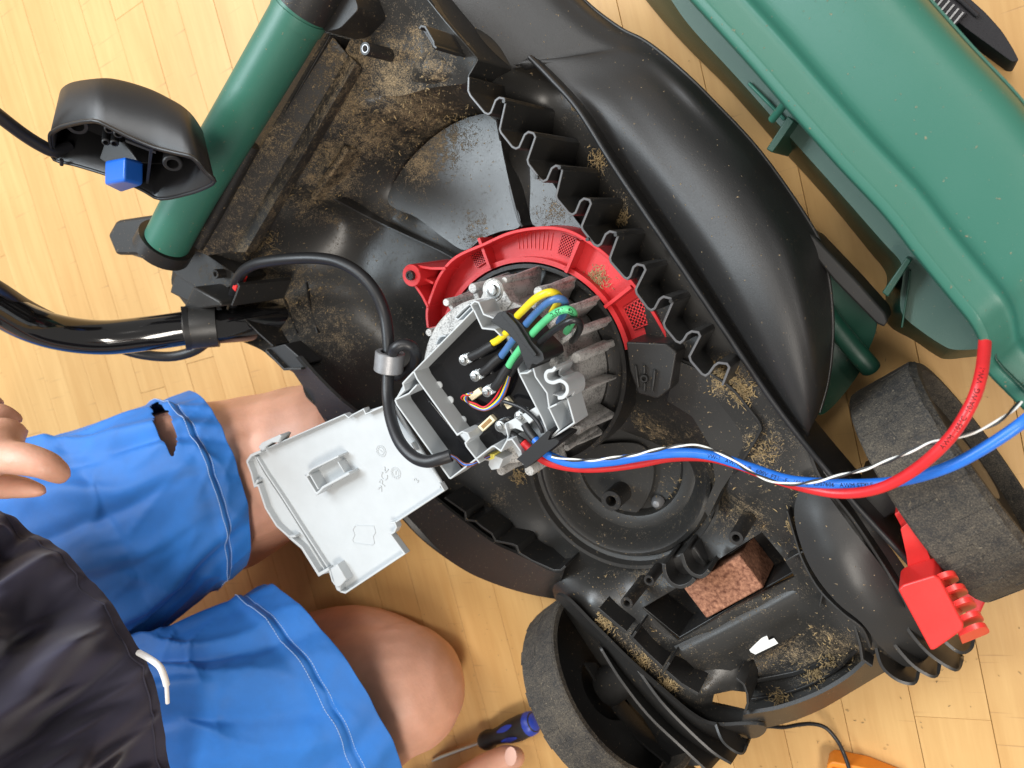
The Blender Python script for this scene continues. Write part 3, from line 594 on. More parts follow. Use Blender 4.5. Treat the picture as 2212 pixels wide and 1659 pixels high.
# outer skirt band of the lower left with its ragged inner lip
band('lower_skirt', [(1221, 1226, .102), (1197, 1233, .102), (1121, 1196, .100), (1067, 1170, .100), (1004, 1124, .100), (935, 1068, .108), (860, 985, .128), (790, 905, .150), (738, 862, .160), (690, 815, .164), (650, 770, .165)],
     [(1200, 1291, .075), (1137, 1279, .072), (1071, 1259, .07), (1004, 1229, .07), (924, 1173, .075), (870, 1119, .088), (790, 1025, .118), (703, 906, .142), (680, 868, .146), (640, 808, .148), (613, 770, .146)], 'deckc', mow, 6)
wall('ragged_lip', [(1221, 1223), (1212, 1232), (1197, 1233), (1150, 1212), (1121, 1195), (1116, 1180), (1107, 1176), (1070, 1169), (1062, 1153), (1040, 1138), (1027, 1126), (1006, 1123), (1004, 1106), (960, 1075)], .104, .07, 5, M['deckc'], mow)
# rear left corner: bracket arm, tube socket, tab
prism('corner_arm', [(232, 508), (250, 476), (330, 464), (350, 520), (340, 552), (250, 551)], .190, .135, M['deckd'], mow, .004, rnd=6)
prism('corner_web', [(250, 540), (330, 500), (440, 545), (520, 600), (470, 640), (418, 618), (385, 598), (360, 575)], .155, .12, M['deckd'], mow, .002, rnd=6)
prism('corner_web', [(378, 590), (440, 610), (500, 690), (540, 720), (500, 733), (420, 660), (366, 632)], .150, .125, M['deckd'], mow, .002)
wall('wedge_rib', [(500, 660), (508, 640), (516, 618), (512, 612)], .185, .12, 5, M['deckc'], mow)
prism('red_tab', [(501, 622), (511, 594), (517, 598), (508, 630)], .178, .168, M['redc'], mow, .0004)
prism('socket_web', [(418, 618), (475, 650), (478, 662), (392, 672)], .186, .13, M['deckc'], mow, .002)
wall('edge_tab', [(573, 757), (613, 798), (650, 797)], .168, .14, 5, M['deckc'], mow)
prism('edge_tab', [(578, 752), (615, 743), (663, 785), (650, 798), (615, 797)], .162, .14, M['black'], mow, .001)
wall('rim_edge', [(500, 668), (530, 692), (560, 722), (590, 748)], .158, .13, 4, M['deckd'], mow)

# green rear tube with flange, in its black collar
tb = tube('rear_tube', [(362, 520, .200), (420, 412, .2015), (520, 245, .203), (640, 40, .205), (700, -70, .205)], 54, M['green'], mow, seg=40)
tube('tube_flange', [(640, 42, .205), (646, 32, .205), (650, 24, .205)], 61, M['green'], mow, seg=36, n=1)
tube('tube_flange', [(655, 15, .205), (680, -30, .205), (700, -70, .205)], 66, M['deckd'], mow, seg=36, n=1)
tube('tube_collar', [(349, 541, .198), (355, 530, .198), (362, 518, .198)], 60, M['deckd'], mow, seg=36, n=1)
tube('tube_clip', [(520, 300, .20), (532, 282, .205), (548, 264, .20), (555, 262, .19)], 10, M['deckd'], mow)
tube('tube_seam', [(430, 530, .178), (470, 455, .180), (520, 360, .182), (545, 312, .182)], 16, M['deckd'], mow, n=2)
prism('rear_block', [(668, -30), (760, -30), (775, 20), (735, 62), (700, 70)], .20, .14, M['deckd'], mow, .004, rnd=10)

# black steel handlebar in its socket
bar = tube('handlebar', [(-120, 590, .36), (-20, 652, .325), (60, 697, .295), (140, 721, .268), (230, 729, .240), (330, 719, .212), (405, 709, .190), (470, 706, .170), (530, 702, .148), (620, 695, .11)], 0, M['gloss'], mow, seg=28, n=8, r=.0165)
p1, p2 = P(408, 709, .189), P(396, 710, .193)
tube('handlebar_socket', [P(470, 704, .172), P(440, 706, .181), p1], 0, M['deckc'], mow, n=1, seg=28, world_pts=True, r=.0205)
tube('socket_ring', [p1, p2], 0, M['black'], mow, n=1, seg=28, world_pts=True, r=.0215)

# wheels
wc1 = P(1318, 1478, .085); wc2 = P(2058, 1065, .120); wc2.z = .084
AX = (wc2 - wc1); AX.z = 0; AX.normalize()
def wheel(name, c, ax, R, w, label, spokes=6):
    """hollow moulded wheel; ax points to the outer side"""
    up = Vector((0, 0, 1)); sd = up.cross(ax).normalized(); o = thing if False else None
    def lath(prof, seg=56):
        V, Fc = [], []; m = len(prof)
        for k in range(seg):
            a = 2 * math.pi * k / seg
            for (r, s) in prof: V.append(c + (up * math.sin(a) + sd * math.cos(a)) * r + ax * s)
            k2 = (k + 1) % seg
            for j in range(m - 1): Fc.append((k * m + j, k2 * m + j, k2 * m + j + 1, k * m + j + 1))
        return V, Fc
    h = w / 2
    wh = mk('wheel', *lath([(R - .006, -h), (R - .0015, -h), (R, -h + .0015), (R, h - .004), (R - .004, h), (R - .010, h), (R - .010, h - .006), (R - .006, h - .012), (R - .006, -h)]), M['tyre'], mow, angle=40)
    wh['label'] = label
    # low lugs round the tread
    for k in range(30):
        a = 2 * math.pi * k / 30; e = (up * math.sin(a) + sd * math.cos(a)); t = (up * math.cos(a) - sd * math.sin(a)); s = -1 if k % 2 else 1
        q = c + e * (R - .0002) + ax * (s * h * .45)
        V = [q + t * (i * .0062) + ax * (j * h * .42) + e * (z * .00035) for z in (-1, 1) for i, j in ((-1, -1), (1, -1), (1, 1), (-1, 1))]
        mk('tread_lug', V, [(0, 1, 2, 3), (4, 7, 6, 5), (0, 4, 5, 1), (1, 5, 6, 2), (2, 6, 7, 3), (3, 7, 4, 0)], M['tyre'], wh, smooth=False)
    # web and hub near the outer side
    mk('wheel_disc', *lath([(R - .007, h - .014), (R - .02, h - .012), (R - .03, h - .017), (.03, h - .017), (.026, h - .008), (.0, h - .006)]), M['deckc'], wh, angle=40)
    mk('hub', *lath([(.0, h - .05), (.016, h - .05), (.018, h - .018)], 24), M['deckc'], wh)
    for k in range(spokes):
        a = 2 * math.pi * k / 6 + .3; e = (up * math.sin(a) + sd * math.cos(a)); t = e.cross(ax)
        V = [c + e * r + ax * s + t * w2 for r in (.018, R - .008) for s in (h - .018, h - .032) for w2 in (-.0015, .0015)]
        mk('spoke', V, [(0, 1, 3, 2), (4, 6, 7, 5), (0, 4, 5, 1), (2, 3, 7, 6), (0, 2, 6, 4), (1, 5, 7, 3)], M['deckc'], wh, smooth=False)
    return wh
wheel('wheel', P(1318, 1480, .088), -AX, .090, .046, 'earthy black wheel beside the screwdriver', 0)
_w = (P(2142, 1293, .1) - P(1848, 893, .1)); AX2 = Vector((-_w.y, _w.x, 0)).normalized(); AX2 = AX2 if AX2.x > 0 else -AX2
wheel('wheel', wc2, AX2, .083, .050, 'earthy black wheel under the red and blue cables')
# axle
prism('axle_mount', [(1850, 1050), (1925, 1030), (1960, 1090), (1900, 1130)], .120, .06, M['deckc'], mow, .003, rnd=8)

# red height lever with its finned grip
gp = [(1940, 1274), (1950, 1264), (2018, 1243), (2030, 1250), (2082, 1350), (2080, 1362), (2020, 1404), (2010, 1405)]
gr = prism('lever_grip', gp, .178, .150, M['redc'], mow, .004, rnd=4)
for (x, y, s) in [(2046, 1240, 1), (2066, 1268, 1), (2084, 1297, 1), (2100, 1327, 1), (2112, 1352, 1)]:
    w = [P(x - 42, y + 17, .174), P(x - 6, y + 1, .175), P(x + 16, y - 2, .171), P(x + 22, y + 9, .163), P(x + 4, y + 18, .157), P(x - 36, y + 34, .155)]
    path = smooth_path(w, 5); V = []
    t = (P(2066, 1290, .17) - P(2046, 1255, .17)).normalized() * .0017
    for q in path: V += [q - t, q + t]
    c = len(V) // 2
    mk('grip_fin', V, [tuple(range(0, 2 * c, 2)), tuple(range(2 * c - 1, 0, -2))] + [(2 * i, 2 * i + 1, (2 * i + 3) % (2 * c), (2 * i + 2) % (2 * c)) for i in range(c)], M['redc'], gr)
prism('lever_arm', [(1945, 1142), (1962, 1128), (1984, 1138), (2022, 1238), (1965, 1256), (1958, 1200)], .150, .13, M['redc'], mow, .002, rnd=4)
prism('lever_arm', [(1932, 1110), (1958, 1095), (1976, 1134), (1948, 1140)], .140, .12, M['redc'], mow, .002, rnd=3)
prism('lever_plate', [(1990, 1150), (2120, 1270), (2130, 1300), (2110, 1345), (2040, 1290)], .10, .09, M['red'], mow, .002)

# ------------------------------------------------------------------ red fan shroud and motor
MX, MY = -0.2993, -0.1203                     # motor axis
def ax_pt(r, a, z): return Vector((MX + r * math.cos(a), MY + r * math.sin(a), z))
def ang(x, y, z): p = P(x, y, z); return math.atan2(p.y - MY, p.x - MX)
def rad(x, y, z): p = P(x, y, z); return math.hypot(p.x - MX, p.y - MY)
shroud = bpy.data.objects.new('fan_shroud', None)
SH = [(924, 708), (922, 672), (933, 634), (951, 593), (984, 556), (1047, 527), (1097, 505), (1151, 494), (1204, 494), (1251, 510), (1314, 556), (1370, 618), (1410, 675), (1446, 738)]
n_ = len(SH)
inn = []
for (x, y) in SH:
    a = ang(x, y, .125); inn.append(ax_pt(.0885, a, .112))
outw = PL(SH, .112)
a_, b_ = smooth_path(outw, 6), smooth_path(inn, 6); m_ = len(a_)
shroud = mk('fan_shroud', a_ + b_, [(i, i + 1, m_ + i + 1, m_ + i) for i in range(m_ - 1)], M['red'], mow, angle=180)
if sum(p.normal.z for p in shroud.data.polygons) < 0: shroud.data.flip_normals()
s_ = shroud.modifiers.new('t', 'SOLIDIFY'); s_.thickness = .003; s_.offset = -1
wall('shroud_wall', SH, lambda t: .134 - .012 * t, .09, 7, M['red'], shroud, smooth_n=5)
mk('shroud_rim', *ring_geo(MX, MY, [(.0925, .100), (.0925, .121), (.0885, .121), (.0885, .100)], 48, ang(1446, 738, .12), ang(924, 700, .12)), M['red'], shroud, angle=35)
for (x, y) in [(1053, 545), (1246, 545), (1340, 640)]:
    a = ang(x, y, .12); wd = Vector((-math.sin(a), math.cos(a), 0)) * .0013
    q0, q1 = ax_pt(.089, a, 0), ax_pt(.116, a, 0)
    V = [Vector((q.x + s * wd.x, q.y + s * wd.y, z)) for z in (.126, .105) for q, s in ((q0, -1), (q1, -1), (q1, 1), (q0, 1))]
    mk('shroud_rib', V, [(0, 1, 2, 3), (4, 7, 6, 5), (0, 4, 5, 1), (1, 5, 6, 2), (2, 6, 7, 3), (3, 7, 4, 0)], M['red'], shroud, smooth=False)
# vent meshes: dark openings crossed by red bars
def vent(a0, a1, r0, r1, na, nr, z=.1126):
    pan = mk('vent_opening', [ax_pt(r, a, z) for a in np.linspace(a0, a1, 7) for r in (r0, r1)], [(2 * i, 2 * i + 1, 2 * i + 3, 2 * i + 2) for i in range(6)], M['black'], shroud, smooth=False)
    bm = bmesh.new()
    def bar(q0, q1, w):
        t = (q1 - q0).normalized(); s = Vector((-t.y, t.x, 0)) * w
        vs_ = [bm.verts.new(q + sgn * s + Vector((0, 0, h))) for h in (.0018, 0) for q, sgn in ((q0, -1), (q1, -1), (q1, 1), (q0, 1))]
        for f in ((0, 1, 2, 3), (0, 4, 5, 1), (1, 5, 6, 2), (2, 6, 7, 3), (3, 7, 4, 0)): bm.faces.new([vs_[i] for i in f])
    for i in range(na + 1): a = a0 + (a1 - a0) * i / na; bar(ax_pt(r0, a, z), ax_pt(r1, a, z), .0006)
    for j in range(nr + 1): r = r0 + (r1 - r0) * j / nr; bar(ax_pt(r, a0, z), ax_pt(r, a1, z), .0006)
    mkbm('vent_grid', bm, M['red'], shroud, smooth=False)
vent(ang(1243, 530, .112), ang(1213, 520, .112), .098, .114, 5, 6); vent(ang(1425, 690, .112), ang(1390, 640, .112), .097, .113, 6, 5); vent(ang(1053, 560, .112), ang(1030, 572, .112), .098, .112, 4, 6)
# shallow ribs moulded on the panel
for i in range(9):
    a = ang(1120 + i * 9, 520, .112); q0, q1 = ax_pt(.099, a, .1124), ax_pt(.113, a, .1124); wall_v = []
    t = (q1 - q0).normalized(); s = Vector((-t.y, t.x, 0)) * .00035
    mk('panel_groove', [q + k * s + Vector((0, 0, h)) for h in (.0003, -.0005) for q, k in ((q0, -1), (q1, -1), (q1, 1), (q0, 1))], [(0, 1, 2, 3), (0, 4, 5, 1), (1, 5, 6, 2), (2, 6, 7, 3), (3, 7, 4, 0)], M['redc'], shroud, smooth=False)
# fixing ear with a dark bolt
boss('shroud_ear', 889, 595, .138, .08, 24, M['red'], shroud, .3)
turned('shroud_bolt', 887, 595, .1395, [(.1, .1405), (6, .1405), (6, .1415), (10, .1415), (11, .1385), (11, .137)], M['deckd'], shroud, 18)
wall('ear_web', [(900, 575), (930, 580), (962, 580)], .134, .09, 6, M['red'], shroud); wall('ear_web', [(895, 615), (912, 640), (924, 664)], .134, .09, 6, M['red'], shroud); wall('ear_web', [(912, 600), (935, 612)], .130, .09, 6, M['red'], shroud)

motor = mk('motor', *ring_geo(MX, MY, [(.0001, .182), (.0645, .182), (.0658, .1808), (.0655, .1745), (.0605, .172), (.0625, .150), (.066, .125), (.068, .108), (.02, .106)], 72), M['alu'], mow, angle=35)
motor['label'] = 'finned cast aluminium motor'
mk('motor_foot', *ring_geo(MX, MY, [(.066, .112), (.0695, .114), (.080, .111), (.0835, .112), (.0835, .120), (.0868, .120), (.0868, .08)], 72), M['deckd'], motor, angle=35)
FINS = [(1022, 618, 9, 1), (964, 650, 7, 1), (1092, 602, 6, 1), (1167, 626, 10, 1), (1222, 668, 7, 1), (1247, 716, 8, 1), (1250, 771, 10, 1), (1255, 846, 5, 0), (1252, 930, 9, 1), (1228, 968, 6, 1), (1147, 1020, 10, 1), (1084, 1020, 9, 1), (1012, 960, 7, 1), (926, 716, 7, 1), (940, 860, 7, 1)]
for (x, y, w, post) in FINS:
    z1 = .174; r, a = rad(x, y, z1), ang(x, y, z1); k = mpp(x, y, z1) * w * .85
    e = Vector((math.cos(a), math.sin(a), 0)); t = Vector((-e.y, e.x, 0)); o0 = Vector((MX, MY, 0))
    V = []
    for z, ro, th in ((z1, r, 1), (.150, r + .003, 1.15), (.116, r + .006, 1.35)):
        V += [o0 + e * .052 + t * k * th + Vector((0, 0, z)), o0 + e * ro + t * k * th * .75 + Vector((0, 0, z)), o0 + e * ro - t * k * th * .75 + Vector((0, 0, z)), o0 + e * .052 - t * k * th + Vector((0, 0, z))]
    Fc = [(0, 1, 2, 3), (11, 10, 9, 8)]
    for l in (0, 4):
        for i in range(4): Fc.append((l + i, l + (i + 1) % 4, l + 4 + (i + 1) % 4, l + 4 + i))
    bevel(mk('fin', V, Fc, M['alu'], motor, angle=35), .0012)
    if post:
        p = o0 + e * (r - k * .6); mk('fin_post', *ring_geo(p.x, p.y, [(.0001, z1 + .0018), (k * 1.25, z1 + .0018), (k * 1.45, z1 + .0008), (k * 1.6, .12)], 16), M['alu'], motor, angle=35)
# lobe with the big washer-head screw
lb = P(1066, 627, .182); mk('screw_lobe', *ring_geo(lb.x, lb.y, [(.0001, .1835), (.0085, .1835), (.0092, .1826), (.0095, .14)], 28), M['alu'], motor, angle=35)
prism('lobe_web', [(1035, 650), (1048, 622), (1085, 622), (1106, 655), (1080, 690)], .1828, .17, M['alu'], motor, .0008)

# shared screw head: washer, dome, star recess
def screw_mesh(name):
    bm = bmesh.new(); seg = 24
    prof = [(.0001, .62), (.34, .62), (.36, .66), (.60, .60), (.68, .42), (.70, .2), (1.0, .16), (1.0, 0)]
    V, Fc = ring_geo(0, 0, prof, seg); vv = [bm.verts.new(v) for v in V]
    for f in Fc: bm.faces.new([vv[i] for i in f])
    m = bpy.data.meshes.new(name); bmesh.ops.recalc_face_normals(bm, faces=bm.faces); bm.to_mesh(m); bm.free(); m.materials.append(M['zinc'])
    m.polygons.foreach_set('use_smooth', [True] * len(m.polygons)); m.set_sharp_from_angle(angle=math.radians(40))
    # star-shaped recess as its own dark mesh
    pts = []
    for k in range(36):
        a = 2 * math.pi * k / 36; r = .30 + .055 * math.cos(6 * a); pts.append((r * math.cos(a), r * math.sin(a), .632))
    m2 = bpy.data.meshes.new('star_recess'); m2.from_pydata(pts + [(0, 0, .48)], [], [(i, (i + 1) % 36, 36) for i in range(36)]); m2.materials.append(M['pin' if False else 'ferrite'])
    return m, m2
SM, SM2 = screw_mesh('screw')
def screw(x, y, z, rpx, parent, tilt=(0, 0)):
    p = P(x, y, z); k = rpx * mpp(x, y, z)
    for me, nm in ((SM, 'screw'), (SM2, 'screw_recess')):
        o = bpy.data.objects.new(nm, me); C.objects.link(o); o.parent = parent
        o.location = p; o.scale = (k, k, k * .9); o.rotation_euler = (tilt[0], tilt[1], random.random())
screw(1066, 626, .1838, 19, motor)

# ------------------------------------------------------------------ controller tray on the motor
def c1(pts): return [(810 + p[0] * .26855, 594 + p[1] * .26855) + tuple(p[2:]) for p in pts]
tray = prism('controller_tray', c1([(795, 285), (860, 300), (985, 362), (1262, 720), (1290, 820), (1380, 950), (1550, 1000), (1602, 1200), (1400, 1325), (1200, 1530), (1070, 1330), (955, 1380), (600, 1640), (160, 1005), (230, 875), (310, 778)]), .1905, .1826, M['white'], mow, .0006)
tray['label'] = 'pale grey open controller tray'
prism('potting_resin', c1([(810, 345), (880, 430), (1000, 440), (1060, 560), (1170, 790), (1330, 1100), (1240, 1150), (1180, 1230), (1050, 1310), (885, 1415), (390, 720), (420, 700)]), .1935, .1895, M['resin'], tray, .0012, rnd=5)
prism('potting_resin', c1([(250, 1000), (350, 890), (830, 1500), (700, 1590), (680, 1575)]), .1935, .1895, M['resin'], tray, .0015)
ZW = .2125
def tw(pts, t=3.6, z1=ZW, z0=.189, **kw): return wall('tray_wall', c1(pts), z1, z0, t, M['white'], tray, bev=.0005, **kw)
tw([(795, 278), (310, 778)]); tw([(310, 778), (337, 838), (660, 1288), (700, 1262), (742, 1275), (760, 1312), (724, 1352), (735, 1380), (840, 1515)], 4.2)
tw([(310, 778), (222, 872), (236, 925), (160, 1005)], 4); tw([(160, 1005), (270, 955), (335, 885)], 4); tw([(160, 1005), (175, 1045), (602, 1640)], 4.5)
tw([(602, 1640), (800, 1490), (940, 1382), (958, 1378), (1012, 1418), (1062, 1330), (1100, 1322), (1170, 1420), (1195, 1530)], 4)
tw([(1160, 795), (1222, 790), (1255, 768)], 4); tw([(1160, 795), (1345, 1160), (1405, 1312)], 4); tw([(1262, 715), (1290, 820), (1382, 950), (1400, 1075), (1480, 1242), (1402, 1318)], 4); tw([(1545, 990), (1602, 1190), (1400, 1326)], 4); tw([(1388, 1075), (1462, 1040)], 4); tw([(1380, 950), (1545, 990)], 3, z1=.205)
tw([(792, 285), (768, 240), (800, 212), (832, 222), (872, 318), (990, 362)], 4); tw([(795, 285), (862, 430), (960, 440), (1012, 490)], 4); tw([(1060, 560), (1130, 680), (1160, 795)], 4, z1=.203)
tw([(640, 345), (668, 362), (768, 262)], 3.5, z1=.205); tw([(640, 345), (700, 280), (760, 232)], 3.5, z1=.205); tw([(490, 560), (520, 500), (570, 490)], 4, z1=.2, smooth_n=3)
wall('s_clip', c1([(1450, 742), (1428, 768), (1388, 776), (1370, 808), (1384, 850), (1430, 868), (1490, 852), (1538, 884), (1545, 940), (1512, 984), (1468, 990)]), .216, .188, 8, M['white'], tray, smooth_n=4)
wall('clip_back', c1([(1500, 740), (1480, 800), (1560, 850), (1598, 900), (1590, 960), (1548, 1000)]), .205, .186, 4, M['white'], tray, smooth_n=3)
prism('terminal_guard', c1([(1040, 1195), (1130, 1150), (1205, 1215), (1195, 1262), (1130, 1235), (1075, 1245)]), .2035, .192, M['white'], tray, .0006)
prism('terminal_guard', c1([(1180, 1125), (1330, 1040), (1345, 1100), (1240, 1200)]), .2035, .192, M['white'], tray, .0006)
wall('terminal_guard', c1([(1045, 1200), (1070, 1300), (1060, 1330)]), .208, .19, 4, M['white'], tray)
# rubber grommets
g1 = prism('cable_grommet', c1([(930, 375), (990, 300), (1045, 290), (1100, 310), (1190, 410), (1265, 540), (1350, 625), (1362, 685), (1300, 725), (1262, 712), (1240, 772), (1205, 720), (1150, 560), (1060, 460)]), .2205, .188, M['rubber'], tray, .0016, rnd=4)
prism('grommet_rib', c1([(1010, 318), (1050, 300), (1140, 400), (1240, 560), (1300, 640), (1280, 660), (1200, 560), (1110, 430)]), .2235, .2195, M['rubber'], tray, .0012, rnd=3)
g2 = prism('cable_grommet', c1([(1138, 1482), (1392, 1248), (1415, 1262), (1390, 1330), (1440, 1320), (1482, 1335), (1470, 1360), (1210, 1560), (1190, 1520)]), .2175, .186, M['rubber'], tray, .0012, rnd=2)
# phase leads: screw, lug, sleeve, wire
def z_(pts, zs): return [(p[0], p[1], z) for p, z in zip(c1(pts), zs)]
LEADS = [('wyellow', (715, 685), [(770, 660), (850, 622), (900, 590), (955, 562)], [(945, 548), (1000, 515), (1080, 440), (1120, 360), (1185, 290), (1290, 190), (1390, 142), (1455, 150), (1485, 190), (1462, 240), (1425, 300)], [.203, .205, .209, .214, .224, .236, .238, .232, .218, .200, .184]),
         ('wblue', (805, 815), [(865, 785), (915, 745), (960, 700), (1015, 655)], [(1005, 665), (1050, 605), (1120, 510), (1190, 425), (1280, 320), (1380, 225), (1460, 192), (1520, 205), (1535, 255), (1515, 320), (1480, 380)], [.203, .205, .209, .214, .223, .234, .236, .231, .218, .200, .184]),
         ('wgreen', (900, 940), [(960, 905), (1000, 855), (1035, 795), (1075, 738)], [(1068, 745), (1105, 680), (1170, 590), (1240, 500), (1340, 395), (1440, 312), (1530, 278), (1590, 295), (1600, 345), (1575, 400), (1540, 455)], [.203, .205, .209, .214, .222, .232, .234, .229, .216, .200, .184]),
         ('wblack', None, [], [(1088, 800), (1130, 735), (1195, 655), (1290, 575), (1400, 475), (1500, 405), (1580, 366), (1640, 375), (1650, 425), (1620, 490), (1585, 530)], [.199, .203, .208, .212, .220, .228, .230, .226, .214, .20, .184])]
for nm, sc, hs, wr, zs in LEADS:
    tube('phase_wire', z_(wr, zs), 8.6 if nm != 'wblack' else 7.6, M[nm], motor, seg=14)
    if sc:
        d = Vector((hs[0][0] - sc[0], hs[0][1] - sc[1])).normalized(); nn = Vector((-d.y, d.x))
        lug = [(sc[0] - d.x * 30 + nn.x * 40, sc[1] - d.y * 30 + nn.y * 40), (sc[0] + d.x * 70 + nn.x * 40, sc[1] + d.y * 70 + nn.y * 40), (sc[0] + d.x * 70 - nn.x * 40, sc[1] + d.y * 70 - nn.y * 40), (sc[0] - d.x * 30 - nn.x * 40, sc[1] - d.y * 30 - nn.y * 40)]
        prism('ring_lug', c1(lug), .199, .1975, M['zinc'], tray, .0002, rnd=5)
        turned('screw_pad', *c1([sc])[0], .1975, [(.1, .1975), (12, .1975), (14, .192)], M['zinc'], tray, 20)
        tube('shrink_sleeve', z_(hs, [.201, .2025, .203, .2035]), 10.2, M['rubber'], tray, seg=14)
        screw(*c1([sc])[0], .199, 11.5, tray)
for sc, hs, col in [((1010, 1215), [(1075, 1270), (1120, 1300), (1160, 1330), (1195, 1350)], 'wred'), ((1168, 1138), [(1205, 1200), (1235, 1250), (1265, 1290), (1290, 1320)], 'wsky')]:
    turned('screw_pad', *c1([sc])[0], .1975, [(.1, .1985), (13, .1985), (14, .192)], M['zinc'], tray, 20)
    prism('ring_lug', c1([(sc[0] - 20, sc[1] + 30), (sc[0] + 35, sc[1] - 20), (hs[0][0] + 25, hs[0][1] - 20), (hs[0][0] - 25, hs[0][1] + 25)]), .1995, .1985, M['zinc'], tray, .0002)
    screw(*c1([sc])[0], .1995, 11.5, tray); tube('shrink_sleeve', z_(hs, [.202, .203, .204, .205]), 9.5, M['rubber'], tray, seg=14)
# sensor leads: five thin wires to the ivory socket
for k, col in enumerate(['wred', 'wblack', 'wyellow', 'wsky', 'wbrown']):
    o = (k - 2) * 11
    tube('sensor_wire', z_([(1078 + o * .5, 800 + o * .25), (1045 + o * .9, 890 + o * .5), (990 + o * .9, 1000 + o * .8), (890 + o * .3, 1075 + o * .6), (800 - o * .2, 1050 + o * .7), (722 + o * .9, 1005 + o * .3), (730 + o * .9, 965 - o * .2), (775 + o * .6, 955 - o * .5)], [.200, .2, .1985, .198, .1985, .200, .204, .204]), 2.1, M[col], tray, seg=8)
def socket(name, cx, cy, u, L_, w_, pins):
    u = Vector(u).normalized(); v = Vector((-u.y, u.x)); q = lambda a, b: (cx + u.x * a + v.x * b, cy + u.y * a + v.y * b)
    b = prism(name, c1([q(-L_, -w_), q(L_, -w_), q(L_, w_), q(-L_, w_)]), .1975, .192, M['ivory'], tray, .0003)
    if pins:
        prism('socket_recess', c1([q(-L_ * .72, -w_ * .55), q(L_ * .72, -w_ * .55), q(L_ * .72, w_ * .55), q(-L_ * .72, w_ * .55)]), .1977, .1965, M['gap'], tray, 0)
        for i in range(6): a = -L_ * .6 + L_ * 1.2 * i / 5; prism('contact_pin', c1([q(a - 3, -w_ * .1), q(a + 3, -w_ * .1), q(a + 3, w_ * .45), q(a - 3, w_ * .45)]), .1979, .197, M['pin'], tray, 0)
    return b
socket('wire_socket', 805, 960, (.75, -.55), 52, 26, False); socket('wire_socket', 1060, 1030, (.55, .75), 44, 26, False); socket('wire_socket', 896, 1195, (.72, -.66), 68, 28, True)
tube('thermal_lead', z_([(1020, 1050), (1030, 1020), (1080, 1030), (1190, 1075), (1290, 1160), (1335, 1230), (1350, 1270)], [.199, .204, .205, .206, .207, .208, .208]), 4.6, M['cable'], tray)
# edge pads where the resin laps the board clips
for (x, y) in [(515, 885), (605, 1005), (708, 1165), (812, 1310)]: turned('board_clip', *c1([(x, y)])[0], .194, [(.1, .1945), (8, .1945), (9, .1925)], M['white'], tray, 18)
prism('plug', c1([(915, 1490), (950, 1450), (1030, 1480), (1000, 1560), (935, 1570), (910, 1530)]), .198, .178, M['white'], tray, .0006)
prism('plug_lock', c1([(905, 1445), (960, 1440), (955, 1480), (915, 1490)]), .199, .185, M['lyellow'], tray, .0005)

# open lid, hinged on the tray
def c2(pts): return [(486 + p[0] * .2929, 810 + p[1] * .2929) + tuple(p[2:]) for p in pts]
LID = [(155, 640), (190, 592), (262, 562), (880, 292), (910, 300), (1020, 252), (1040, 268), (1165, 226), (1262, 240), (1585, 770), (1585, 830), (1618, 852), (1255, 1085), (1268, 1130), (1245, 1165), (1215, 1180), (1326, 1318), (890, 1610), (850, 1605), (790, 1520), (765, 1460), (690, 1478), (565, 1275), (470, 1195), (375, 1110), (295, 980), (242, 810), (215, 825), (190, 720)]
ZL = .1905
lid = prism('hinged_lid', c2(LID), ZL, ZL - .0022, M['white'], mow, .0005); lid['label'] = 'pale grey controller lid folded open'
def lw(pts, h=.0065, t=4, **kw): return wall('lid_rim', c2(pts), ZL + h, ZL - .001, t, M['white'], lid, bev=.0005, **kw)
lw([(270, 558), (880, 292), (912, 318), (930, 300), (1020, 252), (1035, 290), (1165, 232)], t=3); lw([(160, 640), (192, 594), (262, 564)], t=6); lw([(160, 640), (192, 722), (215, 820), (240, 775)], t=5)
lw([(218, 820), (243, 815), (298, 982), (378, 1112), (470, 1195), (520, 1190)], t=5); lw([(470, 1195), (565, 1275), (690, 1475), (765, 1430)], t=7); lw([(770, 1440), (790, 1520), (850, 1598), (885, 1608), (1322, 1318), (1215, 1175), (1245, 1160), (1262, 1125), (1250, 1090), (1215, 1095)], t=4.5, h=.006)
lw([(1250, 1090), (1612, 852), (1580, 800)], t=4, h=.005); lw([(232, 605), (300, 720), (430, 915), (560, 1120), (755, 1420)], t=4, h=.004); lw([(215, 600), (280, 720), (410, 915), (540, 1120), (735, 1440)], t=2.5, h=.004)
lw([(620, 735), (590, 745), (672, 880), (700, 855), (720, 830), (915, 725)], t=5.5, h=.013); lw([(590, 745), (640, 695), (835, 600)], t=4, h=.013); lw([(830, 640), (880, 722)], t=3, h=.010); lw([(625, 735), (688, 845)], t=4, h=.012)
prism('latch_tab', c2([(270, 500), (400, 440), (415, 450), (395, 500), (345, 500), (300, 530), (290, 555), (260, 555), (245, 530)]), ZL + .009, ZL - .004, M['white'], lid, .0008)
prism('latch_tab', c2([(775, 1430), (825, 1395), (895, 1510), (850, 1560), (815, 1570)]), ZL + .010, ZL - .003, M['white'], lid, .0008)
prism('latch_tab', c2([(810, 1560), (850, 1545), (850, 1600), (825, 1590)]), ZL + .007, ZL - .006, M['white'], lid, .0006)
